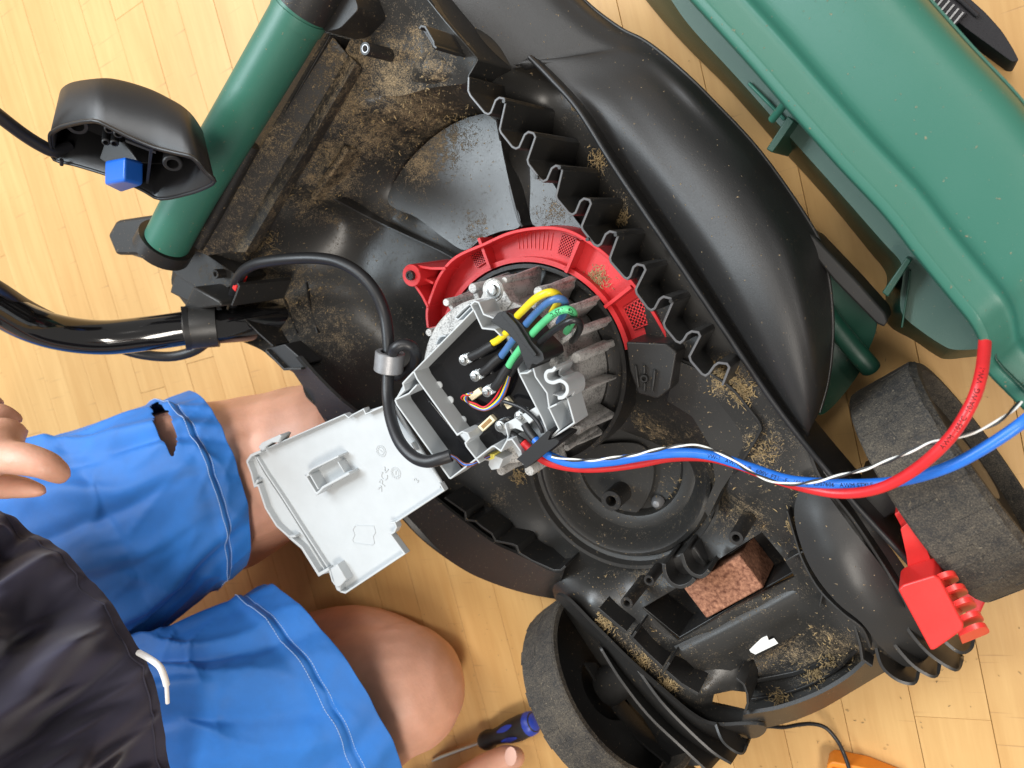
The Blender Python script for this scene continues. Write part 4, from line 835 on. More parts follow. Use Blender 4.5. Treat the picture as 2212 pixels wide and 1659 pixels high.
def ringmark(cx, cy, r, parent=lid):
    p = P(*c2([(cx, cy)])[0], ZL); k = r * .2929 * mpp(*c2([(cx, cy)])[0], ZL)
    mk('date_dial', *ring_geo(p.x, p.y, [(k - .0005, ZL), (k - .00035, ZL + .0004), (k, ZL + .0004), (k + .0001, ZL)], 28), M['white'], lid)
    mk('date_dial', *ring_geo(p.x, p.y, [(k * .55, ZL), (k * .55 + .0003, ZL + .0004), (k * .6, ZL + .0004), (k * .62, ZL)], 24), M['white'], lid)
    for i in range(12):
        a = i * math.pi / 6; q = Vector((p.x + math.cos(a) * k * .8, p.y + math.sin(a) * k * .8, ZL)); s = .0005
        mk('date_tick', [q + Vector((-s, -s, .0004)), q + Vector((s, -s, .0004)), q + Vector((s, s, .0004)), q + Vector((-s, s, .0004))], [(0, 1, 2, 3)], M['white'], lid, smooth=False)
ringmark(1152, 560, 46); ringmark(1260, 722, 46)
def text_mesh(body, size, depth):
    cu = bpy.data.curves.new('text', 'FONT'); cu.body = body; cu.size = size; cu.extrude = depth; cu.align_x = 'CENTER'; cu.align_y = 'CENTER'; cu.resolution_u = 2
    o = bpy.data.objects.new('text', cu); C.objects.link(o); dg = bpy.context.evaluated_depsgraph_get(); m = bpy.data.meshes.new_from_object(o.evaluated_get(dg)); bpy.data.objects.remove(o); return m
def flat_text(name, body, px, py, z, size_px, dirx, mt, parent, depth=.0003):
    p = P(px, py, z); k = mpp(px, py, z); m = text_mesh(body, size_px * k, depth); m.materials.clear(); m.materials.append(mt)
    o = bpy.data.objects.new(name, m); C.objects.link(o); o.parent = parent; o.location = p
    d = (P(px + dirx[0], py + dirx[1], z) - p); o.rotation_euler = (0, 0, math.atan2(d.y, d.x)); return o
flat_text('moulded_mark', '>PC<', *c2([(1170, 770)])[0], ZL + .0001, 26, (.3, -1), M['white'], lid, .0005)
flat_text('moulded_mark', '2', *c2([(1412, 775)])[0], ZL + .0001, 18, (.4, -.9), M['white'], lid, .0005)
flat_text('moulded_mark', '1', *c2([(1152, 560)])[0], ZL + .0001, 13, (.4, -.9), M['white'], lid, .0005); flat_text('moulded_mark', '1', *c2([(1260, 722)])[0], ZL + .0001, 13, (.9, .3), M['white'], lid, .0005)
wall('moulded_outline', c2([(940, 1140), (960, 1110), (1095, 1115), (1108, 1160), (1090, 1190), (1100, 1240), (1080, 1256), (950, 1240), (938, 1215), (955, 1180)]), ZL + .0005, ZL - .001, 1.6, M['white'], lid, closed=True, bev=0)
# hinge barrel and pin between lid and tray
tube('hinge_barrel', [(848, 873, .192), (900, 960, .192), (957, 1050, .192)], 5, M['white'], mow, n=2)
tube('hinge_pin', [(893, 955, .1935), (902, 972, .1935)], 6, M['zinc'], mow, n=1)

# ------------------------------------------------------------------ loose cables
cc = thing('control_cable', 'black sheathed control cable looped once through a grey ferrite ring', 'cable', P(700, 560, .15))
CAB = [(500, 668, .150), (508, 625, .168), (520, 592, .180), (548, 572, .186), (590, 563, .188), (640, 558, .188), (690, 558, .186), (735, 567, .184), (778, 592, .182), (812, 632, .180), (831, 680, .178), (838, 730, .180), (840, 775, .182), (838, 815, .186), (838, 860, .192), (846, 910, .204), (864, 955, .214), (892, 986, .219), (922, 997, .219), (952, 991, .217), (974, 984, .214)]
tube('sheath', CAB, 13, M['cable'], cc, seg=18)
tube('sheath_loop', [(835, 800, .178), (845, 812, .17), (870, 808, .170), (893, 790, .174), (899, 768, .180), (890, 750, .188), (872, 744, .192), (854, 752, .194), (845, 768, .186)], 12.5, M['cable'], cc, seg=16)
fa, fb = P(839, 802, .184), P(843, 760, .184)
fm = (fb - fa).normalized()
def hollow(name, a, b, R, r, mt, parent, seg=32):
    t = (b - a).normalized(); u = t.cross(Vector((0, 0, 1))).normalized(); v = t.cross(u); L_ = (b - a).length; V = []; Fc = []
    prof = [(r, 0), (R - .0008, 0), (R, .0008), (R, L_ - .0008), (R - .0008, L_), (r, L_)]; m = len(prof)
    for k in range(seg):
        an = 2 * math.pi * k / seg
        for (q, s) in prof: V.append(a + t * s + (u * math.cos(an) + v * math.sin(an)) * q)
        k2 = (k + 1) % seg
        for j in range(m): Fc.append((k * m + j, k2 * m + j, k2 * m + (j + 1) % m, k * m + (j + 1) % m))
    return mk(name, V, Fc, mt, parent, angle=35)
hollow('ferrite_ring', fa, fb, 32 * mpp(841, 780, .184), 21 * mpp(841, 780, .184), M['ferrite'], cc)
for k, col in enumerate(['wbrown', 'wsky', 'wblack', 'wbrown']):
    o = (k - 1.5) * 1.6
    tube('conductor', [(972, 984 + o, .214), (985, 990 + o, .212), (1003, 1004 + o * 1.3, .2115), (1020, 1003 + o, .212), (1040, 993 + o * .6, .206), (1058, 986 + o * .8, .199)], 1.9, M[col], cc, seg=8)
bc = tag(tube('handlebar_cable', [(-80, 575, .37), (0, 622, .33), (60, 660, .29), (120, 690, .25), (190, 722, .218), (260, 752, .195), (310, 766, .18), (370, 770, .165), (420, 757, .155), (455, 730, .15), (478, 697, .148), (492, 672, .148)], 11, M['cable'], None, seg=16), 'black cable running under the glossy handlebar to the rear corner', 'cable')
RED = [c1([(1190, 1345)])[0] + (.205,), c1([(1240, 1395)])[0] + (.205,), (1172, 992, .205), (1200, 1003, .203), (1250, 1011, .199), (1310, 1010, .194), (1380, 1001, .188), (1450, 988, .184), (1530, 988, .181), (1600, 1006, .180), (1680, 1036, .180), (1760, 1058, .184), (1830, 1066, .190), (1905, 1053, .198), (1980, 1012, .206), (2050, 948, .212), (2097, 875, .212), (2118, 815, .206), (2126, 760, .19), (2130, 700, .17)]
BLU = [c1([(1290, 1325)])[0] + (.205,), c1([(1330, 1370)])[0] + (.207,), (1186, 984, .210), (1240, 1001, .207), (1320, 997, .203), (1400, 984, .199), (1475, 978, .195), (1540, 985, .192), (1620, 1010, .190), (1700, 1036, .188), (1780, 1044, .186), (1860, 1046, .186), (1950, 1038, .188), (2040, 1012, .194), (2120, 972, .198), (2212, 910, .196), (2280, 850, .18)]
rc = thing('power_cable', 'thick red power cable from the controller to the green hood', 'cable', P(1700, 1040, .15)); rs = tube('sheath', RED, 10.8, M['wred'], rc, seg=18)
blc = thing('power_cable', 'thick blue power cable leaving the controller to the right edge', 'cable', P(1700, 1040, .15)); bs = tube('sheath', BLU, 11, M['wsky'], blc, seg=18)
# twisted pair
TP = [(1192, 985, .216), (1240, 994, .216), (1320, 990, .214), (1400, 976, .211), (1475, 961, .206), (1522, 967, .203), (1572, 986, .202), (1615, 1015, .201), (1662, 1037, .199), (1708, 1046, .197), (1758, 1040, .197), (1825, 1025, .199), (1908, 1000, .203), (1995, 962, .206), (2042, 951, .207), (2092, 937, .206), (2142, 918, .204), (2175, 896, .2), (2205, 868, .19)]
tp = thing('twisted_pair', 'thin twisted black and white wire pair beside the red and blue cables', 'wire', P(1700, 1040, .15))
path = smooth_path(PL(TP), 14); r_ = 2.3 * mpp(1700, 1040, .2); s_len = 0; A_, B_ = [], []; nx = Vector((0, 1, 0))
for i, p in enumerate(path):
    t = (path[min(i + 1, len(path) - 1)] - path[max(i - 1, 0)]).normalized(); s_len += (p - path[i - 1]).length if i else 0
    u = t.cross(Vector((0, 0, 1))).normalized(); v = u.cross(t); ph = 2 * math.pi * s_len / .030
    d = u * math.cos(ph) + v * math.sin(ph); A_.append(p + d * r_); B_.append(p - d * r_)
mk('white_wire', *tube_geo(A_, r_, 10), M['wwhite'], tp, angle=60); mk('black_wire', *tube_geo(B_, r_, 10), M['wblack'], tp, angle=60)
# print along a cable
def cable_text(body, pts, s0, size, rpx, parent, flip=False):
    path = smooth_path(PL(pts), 12); mid = pts[len(pts) // 2]; R = rpx * mpp(*mid)
    m = text_mesh(body, size, .00008); w = [v.co.x for v in m.vertices]; x0 = min(w)
    cum = [0]
    for i in range(1, len(path)): cum.append(cum[-1] + (path[i] - path[i - 1]).length)
    for v in m.vertices:
        s = s0 + (v.co.x - x0); s = cum[-1] - s if flip else s; i = min(max(int(np.searchsorted(cum, s)), 1), len(path) - 1)
        f = (s - cum[i - 1]) / max(1e-9, cum[i] - cum[i - 1]); p = path[i - 1].lerp(path[i], f); t = (path[i] - path[i - 1]).normalized() * (-1 if flip else 1)
        up = (Vector((0, 0, CAM_H)) - p).normalized() * .35 + Vector((0, 0, .65)); sd = up.cross(t).normalized(); up = t.cross(sd)
        a = v.co.y / R; v.co = p + sd * math.sin(a) * (R + .0002) + up * math.cos(a) * (R + .0002)
    m.materials.clear(); m.materials.append(M['ink']); o = bpy.data.objects.new('cable_print', m); C.objects.link(o); o.parent = parent
cable_text('AWM  105°C  10AWG  VW-1', RED, .30, .0038, 10.8, rs); cable_text('VW-1   AWM I A/B   600V  FT1  -F-  105°C   E307606   AWM STYLE', BLU, .13, .0036, 11, bs)
G = z_(*LEADS[2][3:5]); cable_text('AWM 3173 12AWG 125°C', G, .026, .0042, 8.6, motor, True)
# ------------------------------------------------------------------ green side plate under the skirt (part of the mower)
shell('side_plate', [(1715, 470, .075), (1768, 548, .075), (1830, 612, .075), (1892, 690, .07), (1874, 762, .06), (1850, 815, .05), (1795, 882, .045), (1760, 890, .06), (1745, 800, .07), (1740, 650, .075), (1720, 540, .075)], [(1800, 640, .072), (1800, 740, .062)], M['greend'], mow, step=.008)
tube('plate_rod', [(1770, 650, .075), (1800, 698, .078), (1840, 748, .078), (1872, 785, .075), (1880, 795, .073)], 22, M['greend'], mow, seg=20)
prism('skirt_blade', [(1726, 512), (1738, 498), (1760, 512), (1850, 606), (1912, 676), (1918, 694), (1910, 706), (1894, 700), (1800, 604)], .098, .05, M['deckc'], mow, .003, rnd=5)

# ------------------------------------------------------------------ green hood lifted off and laid to the right
hood = thing('mower_hood', 'large green plastic mower hood lying beside the mower on the right', 'hood', P(1950, 300, 0))
EDGE = [(1380, -118), (1434, -60), (1488, 0), (1618, 143), (1708, 247), (1808, 360), (1908, 467), (1975, 553), (2048, 643), (2092, 697), (2113, 735), (2121, 768), (2126, 796), (2142, 817), (2198, 873), (2300, 975)]
ROW = [(0, .1845), (3, .1885), (8, .1905), (24, .1915), (30, .1912), (60, .1895), (86, .1885), (98, .1905), (112, .1955), (150, .1985), (210, .2015), (270, .2035), (325, .2035), (362, .2005), (380, .195), (388, .186), (390, .17), (390, .004)]
rowsH = []
for (o, z) in ROW:
    zz = [z - .004 * max(0, i - 9) * (1 if z > .1 else 0) for i in range(len(EDGE))]
    rowsH.append(smooth_path([P(x + .74 * o, y - .67 * o, q) for (x, y), q in zip(EDGE, zz)], 6))
nh = len(rowsH[0]); gH = [smooth_path([r[i] for r in rowsH], 3) for i in range(nh)]; mh = len(gH[0])
hs_ = mk('hood_shell', [v for r in gH for v in r], [(i * mh + j, i * mh + j + 1, (i + 1) * mh + j + 1, (i + 1) * mh + j) for i in range(nh - 1) for j in range(mh - 1)], M['green'], hood, angle=60)
if sum(p.normal.z for p in hs_.data.polygons) < 0: hs_.data.flip_normals()
s_ = hs_.modifiers.new('t', 'SOLIDIFY'); s_.thickness = .003; s_.offset = -1
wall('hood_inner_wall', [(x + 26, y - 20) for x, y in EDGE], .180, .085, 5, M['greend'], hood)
# lower flange: steep dark border then a flat grey-green ledge
FO = [(1340, -80), (1395, 0), (1475, 93), (1575, 193), (1675, 307), (1775, 417), (1880, 545), (1905, 575), (1916, 600), (1913, 640), (1918, 700), (1975, 736), (2022, 768), (2045, 776), (2090, 772), (2130, 768)]
FI = [(1400, -80), (1450, 0), (1495, 62), (1590, 165), (1690, 278), (1795, 395), (1905, 520), (1945, 565), (1950, 600), (1945, 640), (1950, 680), (1990, 715), (2035, 745), (2060, 755), (2100, 755), (2135, 752)]
FX = [(1480, -80), (1560, 0), (1610, 62), (1700, 165), (1800, 278), (1900, 395), (2000, 520), (2040, 565), (2060, 600), (2080, 640), (2100, 660), (2120, 690), (2140, 700), (2150, 720), (2160, 730), (2170, 740)]
def band2(name, A, B, za, zb, mt, parent, n=4):
    a, b = smooth_path(PL(A, za), n), smooth_path(PL(B, zb), n); m = len(a)
    o = mk(name, a + b, [(i, i + 1, m + i + 1, m + i) for i in range(m - 1)], mt, parent, angle=180)
    if sum(p.normal.z for p in o.data.polygons) < 0: o.data.flip_normals()
    s = o.modifiers.new('t', 'SOLIDIFY'); s.thickness = .003; s.offset = -1; return o
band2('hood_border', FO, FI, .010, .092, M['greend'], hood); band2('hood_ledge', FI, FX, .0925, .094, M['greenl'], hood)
tube('ledge_bead', [(1618, 180, .095), (1660, 222, .096), (1695, 258, .095)], 4, M['green'], hood)
tube('hood_peg', [(1668, 258, .105), (1684, 238, .112), (1702, 215, .12)], 9, M['green'], hood, n=2)
prism('hood_blade', [(1655, 322), (1702, 250), (1716, 262), (1668, 330)], .112, .05, M['greend'], hood, .0008)
prism('hood_blade', [(1905, 632), (1958, 556), (1970, 562), (1918, 642)], .112, .05, M['greend'], hood, .0008)
wall('hood_gusset', [(1948, 708), (1962, 620), (1966, 585)], .098, .06, 4, M['greend'], hood)

# ------------------------------------------------------------------ switch housing leaning on the green tube
sw = thing('switch_housing', 'open black switch housing with a blue button resting on the green tube', 'switch housing', P(300, 330, .2))
OB = [((107, 292), (130, 195)), ((120, 280), (138, 182)), ((140, 271), (156, 173)), ((200, 260), (205, 166)), ((240, 276), (240, 166)), ((285, 298), (285, 176)), ((333, 318), (332, 192)), ((380, 330), (372, 212)), ((420, 341), (402, 230)), ((445, 370), (424, 255)), ((464, 391), (440, 290)), ((440, 407), (425, 320)), ((405, 419), (400, 340)), ((347, 430), (345, 350)), ((312, 413), (305, 335)), ((265, 390), (260, 310)), ((217, 373), (212, 292)), ((160, 356), (165, 270)), ((117, 345), (128, 252)), ((110, 318), (126, 222))]
zo = lambda y: .300 - (y - 330) * .00028
O3 = smooth_path([P(a[0], a[1], zo(a[1])) for a, b in OB], 3, True); B3 = smooth_path([P(b[0], b[1], zo(a[1]) - .030) for a, b in OB], 3, True)
m_ = len(O3); cB = sum(B3, Vector()) / m_
V = O3 + [o.lerp(b, .94) for o, b in zip(O3, B3)] + [b.lerp(cB, .04) for b in B3]
hb = mk('housing_shell', V, [(i, (i + 1) % m_, m_ + (i + 1) % m_, m_ + i) for i in range(m_)] + [(m_ + i, m_ + (i + 1) % m_, 2 * m_ + (i + 1) % m_, 2 * m_ + i) for i in range(m_)] + [tuple(range(2 * m_, 3 * m_))], M['black'], sw, angle=50)
s_ = hb.modifiers.new('t', 'SOLIDIFY'); s_.thickness = .0026; s_.offset = -1
rim = smooth_path([P(a[0], a[1], zo(a[1]) + .0005) for a, b in OB], 3, True); mk('housing_rim', *tube_geo(rim + [rim[0]], .0013, 8, cap=False), M['black'], sw, angle=60)
def along(o, b, k): return o.lerp(b, k)
def inbox(px, py, k):   # a point inside the housing, k of the way to its back
    return P(px + 8 * k * 1.0, py - 95 * k, zo(py) - .030 * k)
def bossin(px, py, r, k0=.05, k1=.9, mt='black'):
    a, b = inbox(px, py, k0), inbox(px, py, k1); hollow('housing_boss', a, b, r, r * .6, M[mt], sw, 20)
bossin(372, 366, .0070, .12); bossin(362, 345, .0075, .3); bossin(165, 296, .0080, .25); bossin(235, 290, .0035, .1); bossin(255, 300, .0035, .1); bossin(228, 318, .003, .1); bossin(246, 325, .003, .15)
a0, b0 = inbox(320, 345, .05), inbox(320, 345, .95)
for (x0, y0, x1, y1) in [(330, 330, 320, 405), (270, 310, 335, 335)]:
    A0, A1, B0, B1 = inbox(x0, y0, .08), inbox(x1, y1, .08), inbox(x0, y0, .95), inbox(x1, y1, .95)
    q = mk('housing_rib', [A0, A1, B1, B0], [(0, 1, 2, 3)], M['black'], sw, smooth=False); q.modifiers.new('t', 'SOLIDIFY').thickness = .002
# switch block with its blue button
bb = [(232, 318), (268, 312), (290, 340), (232, 350)]
prism('switch_body', [(214, 342), (228, 300), (268, 305), (300, 352), (228, 352)], .288, .262, M['black'], sw, .001)
def hexa(name, f, b, mt, parent, bev):
    return bevel(mk(name, f + b, [(0, 1, 2, 3), (7, 6, 5, 4), (0, 4, 5, 1), (1, 5, 6, 2), (2, 6, 7, 3), (3, 7, 4, 0)], mt, parent, angle=30), bev, 3)
hexa('blue_button', [P(226, 347, .297), P(270, 338, .305), P(268, 392, .308), P(225, 399, .300)], [P(262, 352, .270), P(311, 349, .283), P(309, 401, .286), P(262, 417, .274)], M['bluebtn'], sw, .0025)
tube('switch_cable', [(-70, 195, .36), (0, 252, .34), (50, 290, .322), (90, 315, .308), (118, 326, .298), (150, 318, .285)], 14, M['cable'], sw, seg=16)
tube('strain_pin', [(133, 345, .30), (133, 356, .298)], 4, M['black'], sw, n=1)

# ------------------------------------------------------------------ small things on the floor
sd = thing('screwdriver', 'small screwdriver with black and blue handle on the floor beside a knee', 'screwdriver', P(1060, 1600, 0))
hA, hB = P(1041, 1603, .014), P(1158, 1558, .016); hd = (hB - hA); hl = hd.length; hd.normalize()
prof = [(0, .0075), (.06, .0108), (.14, .0112), (.24, .0088), (.36, .0098), (.55, .0125), (.75, .0135), (.90, .0130), (.97, .0105), (1.0, .004)]
mk('handle', *tube_geo([hA + hd * hl * t for t, r in prof], [r for t, r in prof], 20), M['rubber'], sd, angle=60)
mk('shank', *tube_geo([P(934, 1644, .004), P(950, 1636, .006), hA], [.0011, .0022, .0024], 12), M['zinc'], sd)
u_ = hd.cross(Vector((0, 0, 1))).normalized(); w_ = u_.cross(hd)
mk('handle_end', *tube_geo([hA + hd * hl * t for t in (.88, .94, 1.0, 1.012)], [.0134, .0125, .0075, .001], 20), M['bluegrip'], sd, angle=60)
for t0, t1, a in [(.42, .72, .2), (.42, .72, 1.25), (.42, .72, -.9), (.42, .72, 2.3)]:
    V = []; Fc = []
    for i in range(7):
        t = t0 + (t1 - t0) * i / 6; r = np.interp(t, [p[0] for p in prof], [p[1] for p in prof]) + .0006
        for j in (-1, 0, 1):
            b = a + j * .26 * math.sin(math.pi * (i + .6) / 7.2); V.append(hA + hd * hl * t + (u_ * math.cos(b) + w_ * math.sin(b)) * r)
    Fc = [(3 * i + j, 3 * i + j + 1, 3 * i + j + 4, 3 * i + j + 3) for i in range(6) for j in range(2)]
    mk('grip_inlay', V, Fc, M['bluegrip'], sd)
tag(tube('floor_cable', [(1480, 1690, .010), (1545, 1640, .010), (1610, 1585, .012), (1652, 1570, .014), (1692, 1571, .016), (1728, 1565, .018), (1758, 1564, .019), (1785, 1573, .019), (1808, 1599, .018), (1822, 1626, .017), (1834, 1660, .022), (1842, 1700, .024)], 4.2, M['cable'], None, seg=12), 'thin black cable curling on the floor in front of the mower', 'cable')
oc = thing('orange_case', 'corner of an orange plastic case on the floor at the bottom edge', 'case', P(1850, 1700, 0))
prism('case_body', [(1786, 1652), (1797, 1645), (1870, 1660), (1970, 1700), (1960, 1780), (1780, 1760)], .020, .001, M['orange'], oc, .002, rnd=6)
prism('case_ridge', [(1796, 1660), (1865, 1672), (1945, 1702), (1940, 1740), (1800, 1740)], .0225, .0195, M['orange'], oc, .001, rnd=6)
ss = thing('shoulder_strap', 'black padded strap with woven webbing lying past the green hood', 'strap', P(2100, 50, 0))
POD = [(1960, -60), (2030, -60), (2085, -12), (2128, 26), (2164, 66), (2188, 104), (2202, 132), (2186, 134), (2140, 100), (2085, 60), (2030, 15)]
pd = prism('strap_pad', POD, .048, .002, M['strap'], ss, .008, rnd=14)
wall('webbing', [(1990, -30), (2030, 5), (2075, 42)], .0515, .046, 34, M['strap'], ss); tube('webbing_edge', [(2050, -20, .05), (2080, 5, .0505), (2112, 34, .05)], 5, M['strap'], ss)
for i in range(9):
    x, y = 1990 + i * 10, -28 + i * 8.4; wall('webbing_thread', [(x - 11, y + 13), (x + 11, y - 13)], .0525, .05, 4, M['ferrite'], ss, bev=0)
# ------------------------------------------------------------------ the kneeling person
person = thing('person', 'person kneeling on the floor in torn blue shorts and a dark navy shirt', 'person', P(400, 1300, 0))
def chain(bm, pts, seg=20):
    """round limb through picture points (x, y, z, radius in px)"""
    w = PL([p[:3] for p in pts]); rr = [p[3] * mpp(*p[:3]) for p in pts]
    W = smooth_path(w, 6); n = len(pts); R = []
    for i in range(n - 1): R += [rr[i] + (rr[i + 1] - rr[i]) * (3 * t * t - 2 * t ** 3) for t in np.arange(6) / 6]
    R.append(rr[-1])
    # round both ends
    d0 = (W[0] - W[1]).normalized(); d1 = (W[-1] - W[-2]).normalized()
    pre = [W[0] + d0 * R[0] * math.sin(a) for a in (1.4, 1.0, .6, .3)]; prr = [R[0] * math.cos(a) for a in (1.4, 1.0, .6, .3)]
    post = [W[-1] + d1 * R[-1] * math.sin(a) for a in (.3, .6, 1.0, 1.4)]; por = [R[-1] * math.cos(a) for a in (.3, .6, 1.0, 1.4)]
    V, Fc = tube_geo(pre + W + post, prr + R + por, seg)
    vv = [bm.verts.new(v) for v in V]
    for f in Fc: bm.faces.new([vv[i] for i in f])
bm = bmesh.new()
# thighs and knees
chain(bm, [(60, 1260, .22, 150), (250, 1120, .18, 140), (340, 1066, .156, 162), (430, 1036, .130, 166), (540, 1010, .095, 156), (640, 975, .076, 142), (700, 950, .068, 130)])
chain(bm, [(700, 950, .066, 122), (660, 1010, .058, 110), (500, 1130, .055, 105)])
chain(bm, [(150, 1620, .22, 170), (450, 1600, .17, 170), (660, 1560, .125, 165), (790, 1510, .098, 160), (868, 1488, .084, 138)])
chain(bm, [(868, 1480, .075, 128), (760, 1420, .06, 110), (600, 1450, .055, 100)])
chain(bm, [(40, 1300, .22, 150), (60, 1500, .23, 150), (100, 1640, .22, 150)])
chain(bm, [(0, 1450, .24, 170), (-250, 1650, .33, 170), (-420, 1760, .42, 200)])
chain(bm, [(338, 955, .172, 58), (370, 944, .166, 56)])
# arm to the moving hand at the left, out of the picture
chain(bm, [(-900, 1500, .55, 130), (-620, 1150, .50, 95), (-300, 1010, .44, 62), (-120, 985, .40, 52)])
chain(bm, [(-140, 985, .395, 60), (-60, 975, .385, 66), (-10, 972, .378, 58)])
for f in ([(-25, 985, .380, 40), (40, 990, .380, 38), (95, 1003, .374, 34), (128, 1022, .366, 27)], [(-40, 935, .372, 30), (10, 925, .366, 26), (44, 934, .356, 19)], [(-50, 900, .362, 27), (-5, 892, .356, 24), (36, 904, .346, 17)], [(-70, 1040, .366, 38), (-5, 1048, .360, 31), (45, 1053, .354, 26), (85, 1060, .348, 18)], [(-60, 870, .352, 24), (-30, 862, .346, 20), (-5, 872, .338, 16)]):
    chain(bm, f, 14)
# the other arm comes down to the floor below the picture; only a thumb tip reaches in
chain(bm, [(-300, 2300, .50, 110), (500, 2300, .30, 80), (860, 1900, .06, 58), (930, 1790, .045, 62)])
for f in ([(940, 1770, .045, 34), (985, 1705, .044, 33), (1040, 1664, .040, 31), (1090, 1640, .034, 29), (1112, 1636, .030, 24)], [(960, 1800, .04, 30), (1080, 1780, .03, 27), (1170, 1790, .016, 22)], [(950, 1830, .04, 30), (1080, 1840, .03, 27), (1180, 1850, .016, 22)], [(930, 1860, .04, 30), (1060, 1890, .03, 26), (1150, 1905, .016, 21)], [(900, 1880, .04, 28), (1000, 1930, .03, 23), (1070, 1950, .016, 18)]):
    chain(bm, f, 14)
body = mkbm('body', bm, M['skin'], person, angle=180)
rm = body.modifiers.new('join', 'REMESH'); rm.mode = 'VOXEL'; rm.voxel_size = .0035; rm.use_smooth_shade = True
sm_ = body.modifiers.new('soften', 'SMOOTH'); sm_.iterations = 10; sm_.factor = .5
# thumb nail
na = [P(1103 + 13 * math.cos(t), 1634 + 21 * math.sin(t) , .047 - .002 * abs(math.cos(t))) for t in np.linspace(0, 2 * math.pi, 14)[:-1]]
M['nail'] = mat('nail', (.78, .50, .42), .3)
nl = mk('thumb_nail', na + [P(1103, 1634, .0485)], [(i, (i + 1) % 13, 13) for i in range(13)], M['nail'], body)

STITCH = []
def proj(p):
    v = CAM_R.transposed() @ (p - Vector((0, 0, CAM_H))); return (1106 + F_PX * v.x / -v.z, 829.5 - F_PX * v.y / -v.z)
# cloth tubes: rings given by the two outline points in the picture
def cloth(name, rings, mt, folds, parent, seg=160, n=14, rz=.92, thick=.0014, hole=None, stitches=(.80, .845)):
    W = []
    ctr = [(P(*a, z) + P(*b, z)) / 2 for a, b, z in rings]; hv = [(P(*b, z) - P(*a, z)) / 2 for a, b, z in rings]
    cs, hs = smooth_path(ctr, n), smooth_path(hv, n); m = len(cs); V = []
    for i in range(m):
        v = i / (m - 1); ax = (cs[min(i + 1, m - 1)] - cs[max(i - 1, 0)]).normalized(); h = hs[i]; r = h.length; up = ((Vector((0, 0, CAM_H)) - cs[i]).normalized() * .88 + ax * .25).normalized()
        for k in range(seg):
            u = k / seg; a = 2 * math.pi * u; d = (h.normalized() * math.cos(a) + up * math.sin(a) * rz)
            f = folds(u, v)
            V.append(cs[i] + d * (r + f))
    Fc = [(i * seg + k, i * seg + (k + 1) % seg, (i + 1) * seg + (k + 1) % seg, (i + 1) * seg + k) for i in range(m - 1) for k in range(seg)]
    if hole:
        keep = []
        for f in Fc:
            c = sum((V[i] for i in f), Vector()) / 4; q = proj(c)
            if not (inside(q, hole) and c.z > cs[f[0] // seg].z): keep.append(f)
        Fc = keep
    o = mk(name, V, Fc, mt, parent, angle=180)
    for vv_ in stitches:
        i = int(round(vv_ * (m - 1))); sv, sf = [], []; j0 = 0
        ringp = [V[i * seg + k % seg] + (V[i * seg + k % seg] - cs[i]).normalized() * .0011 for k in range(seg + 1)]
        for k in range(seg):
            for h in range(2):
                a_ = ringp[k].lerp(ringp[k + 1], h * .5); b_ = ringp[k].lerp(ringp[k + 1], h * .5 + .36)
                tv, tf = tube_geo([a_, b_], .0004, 5); n0 = len(sv); sv += tv; sf += [tuple(x + n0 for x in f) for f in tf]
        st_ = mk('stitching', sv, sf, M['thread'], None, smooth=False); STITCH.append(st_)
    s = o.modifiers.new('t', 'SOLIDIFY'); s.thickness = thick; s.offset = 0
    sb = o.modifiers.new('s', 'SUBSURF'); sb.levels = 1; sb.render_levels = 1
    return o
def ridge(x, c, w): return math.exp(-((x - c) / w) ** 2)
_ph = [random.uniform(0, 6.28) for _ in range(12)]
def ridged(x, y, z):
    return (1 - min(1, abs(mnoise.noise(Vector((x, y, z)))) * 2.2)) ** 3
def wrinkle(u, v, seed, g):
    return g * (.0055 * ridged(u * 11 + v * 2.2, v * 1.7, seed) + .0030 * ridged(u * 24 - v * 3.5, v * 3.5, seed + 7) - .003 + .004 * mnoise.noise(Vector((u * 7, v * 4, seed + 3))))
def folds_a(u, v):      # v = 0 hip, 1 hem; u .25 = top of the thigh
    s = 0
    for k, (c, sl, w, h) in enumerate([(.10, .10, .020, .006), (.17, .05, .014, -.005), (.22, -.02, .02, .006), (.28, -.03, .014, -.006), (.33, -.06, .022, .006), (.39, -.08, .016, -.005), (.44, -.10, .02, .006), (.05, .1, .018, -.005)]):
        s += 1.7 * h * ridge(u, c + sl * v + .012 * math.sin(5 * v + _ph[k]), w * .8) * (1 - .72 * v ** 2)
    s += wrinkle(u, v, 1.3, 1 - .6 * v ** 3) + .003 * ridge(v, .80, .03) - .002 * ridge(v, .84, .012)
    return s
def folds_b(u, v):
    s = 0
    for k, (c, sl, w, h) in enumerate([(.48, -.06, .018, .007), (.43, -.10, .016, -.006), (.38, -.12, .022, .007), (.32, -.10, .016, -.006), (.27, -.06, .02, .006), (.21, -.02, .018, -.005), (.16, 0, .02, .006), (.52, -.02, .016, -.005)]):
        s += 1.7 * h * ridge(u, c + sl * v + .014 * math.sin(4 * v + _ph[k + 3]), w * .8) * (1 - .7 * v ** 2)
    s += wrinkle(u, v, 8.7, 1 - .6 * v ** 3) + .003 * ridge(v, .80, .03) - .002 * ridge(v, .84, .012)
    return s
sh = bpy.data.objects.new('shorts', None)
R1 = [((-200, 1060), (60, 1520), .26), ((-90, 1010), (160, 1450), .245), ((40, 960), (262, 1395), .225), ((110, 944), (318, 1368), .210), ((190, 918), (366, 1340), .195), ((290, 878), (440, 1284), .170), ((350, 862), (482, 1254), .150), ((404, 850), (520, 1228), .132)]
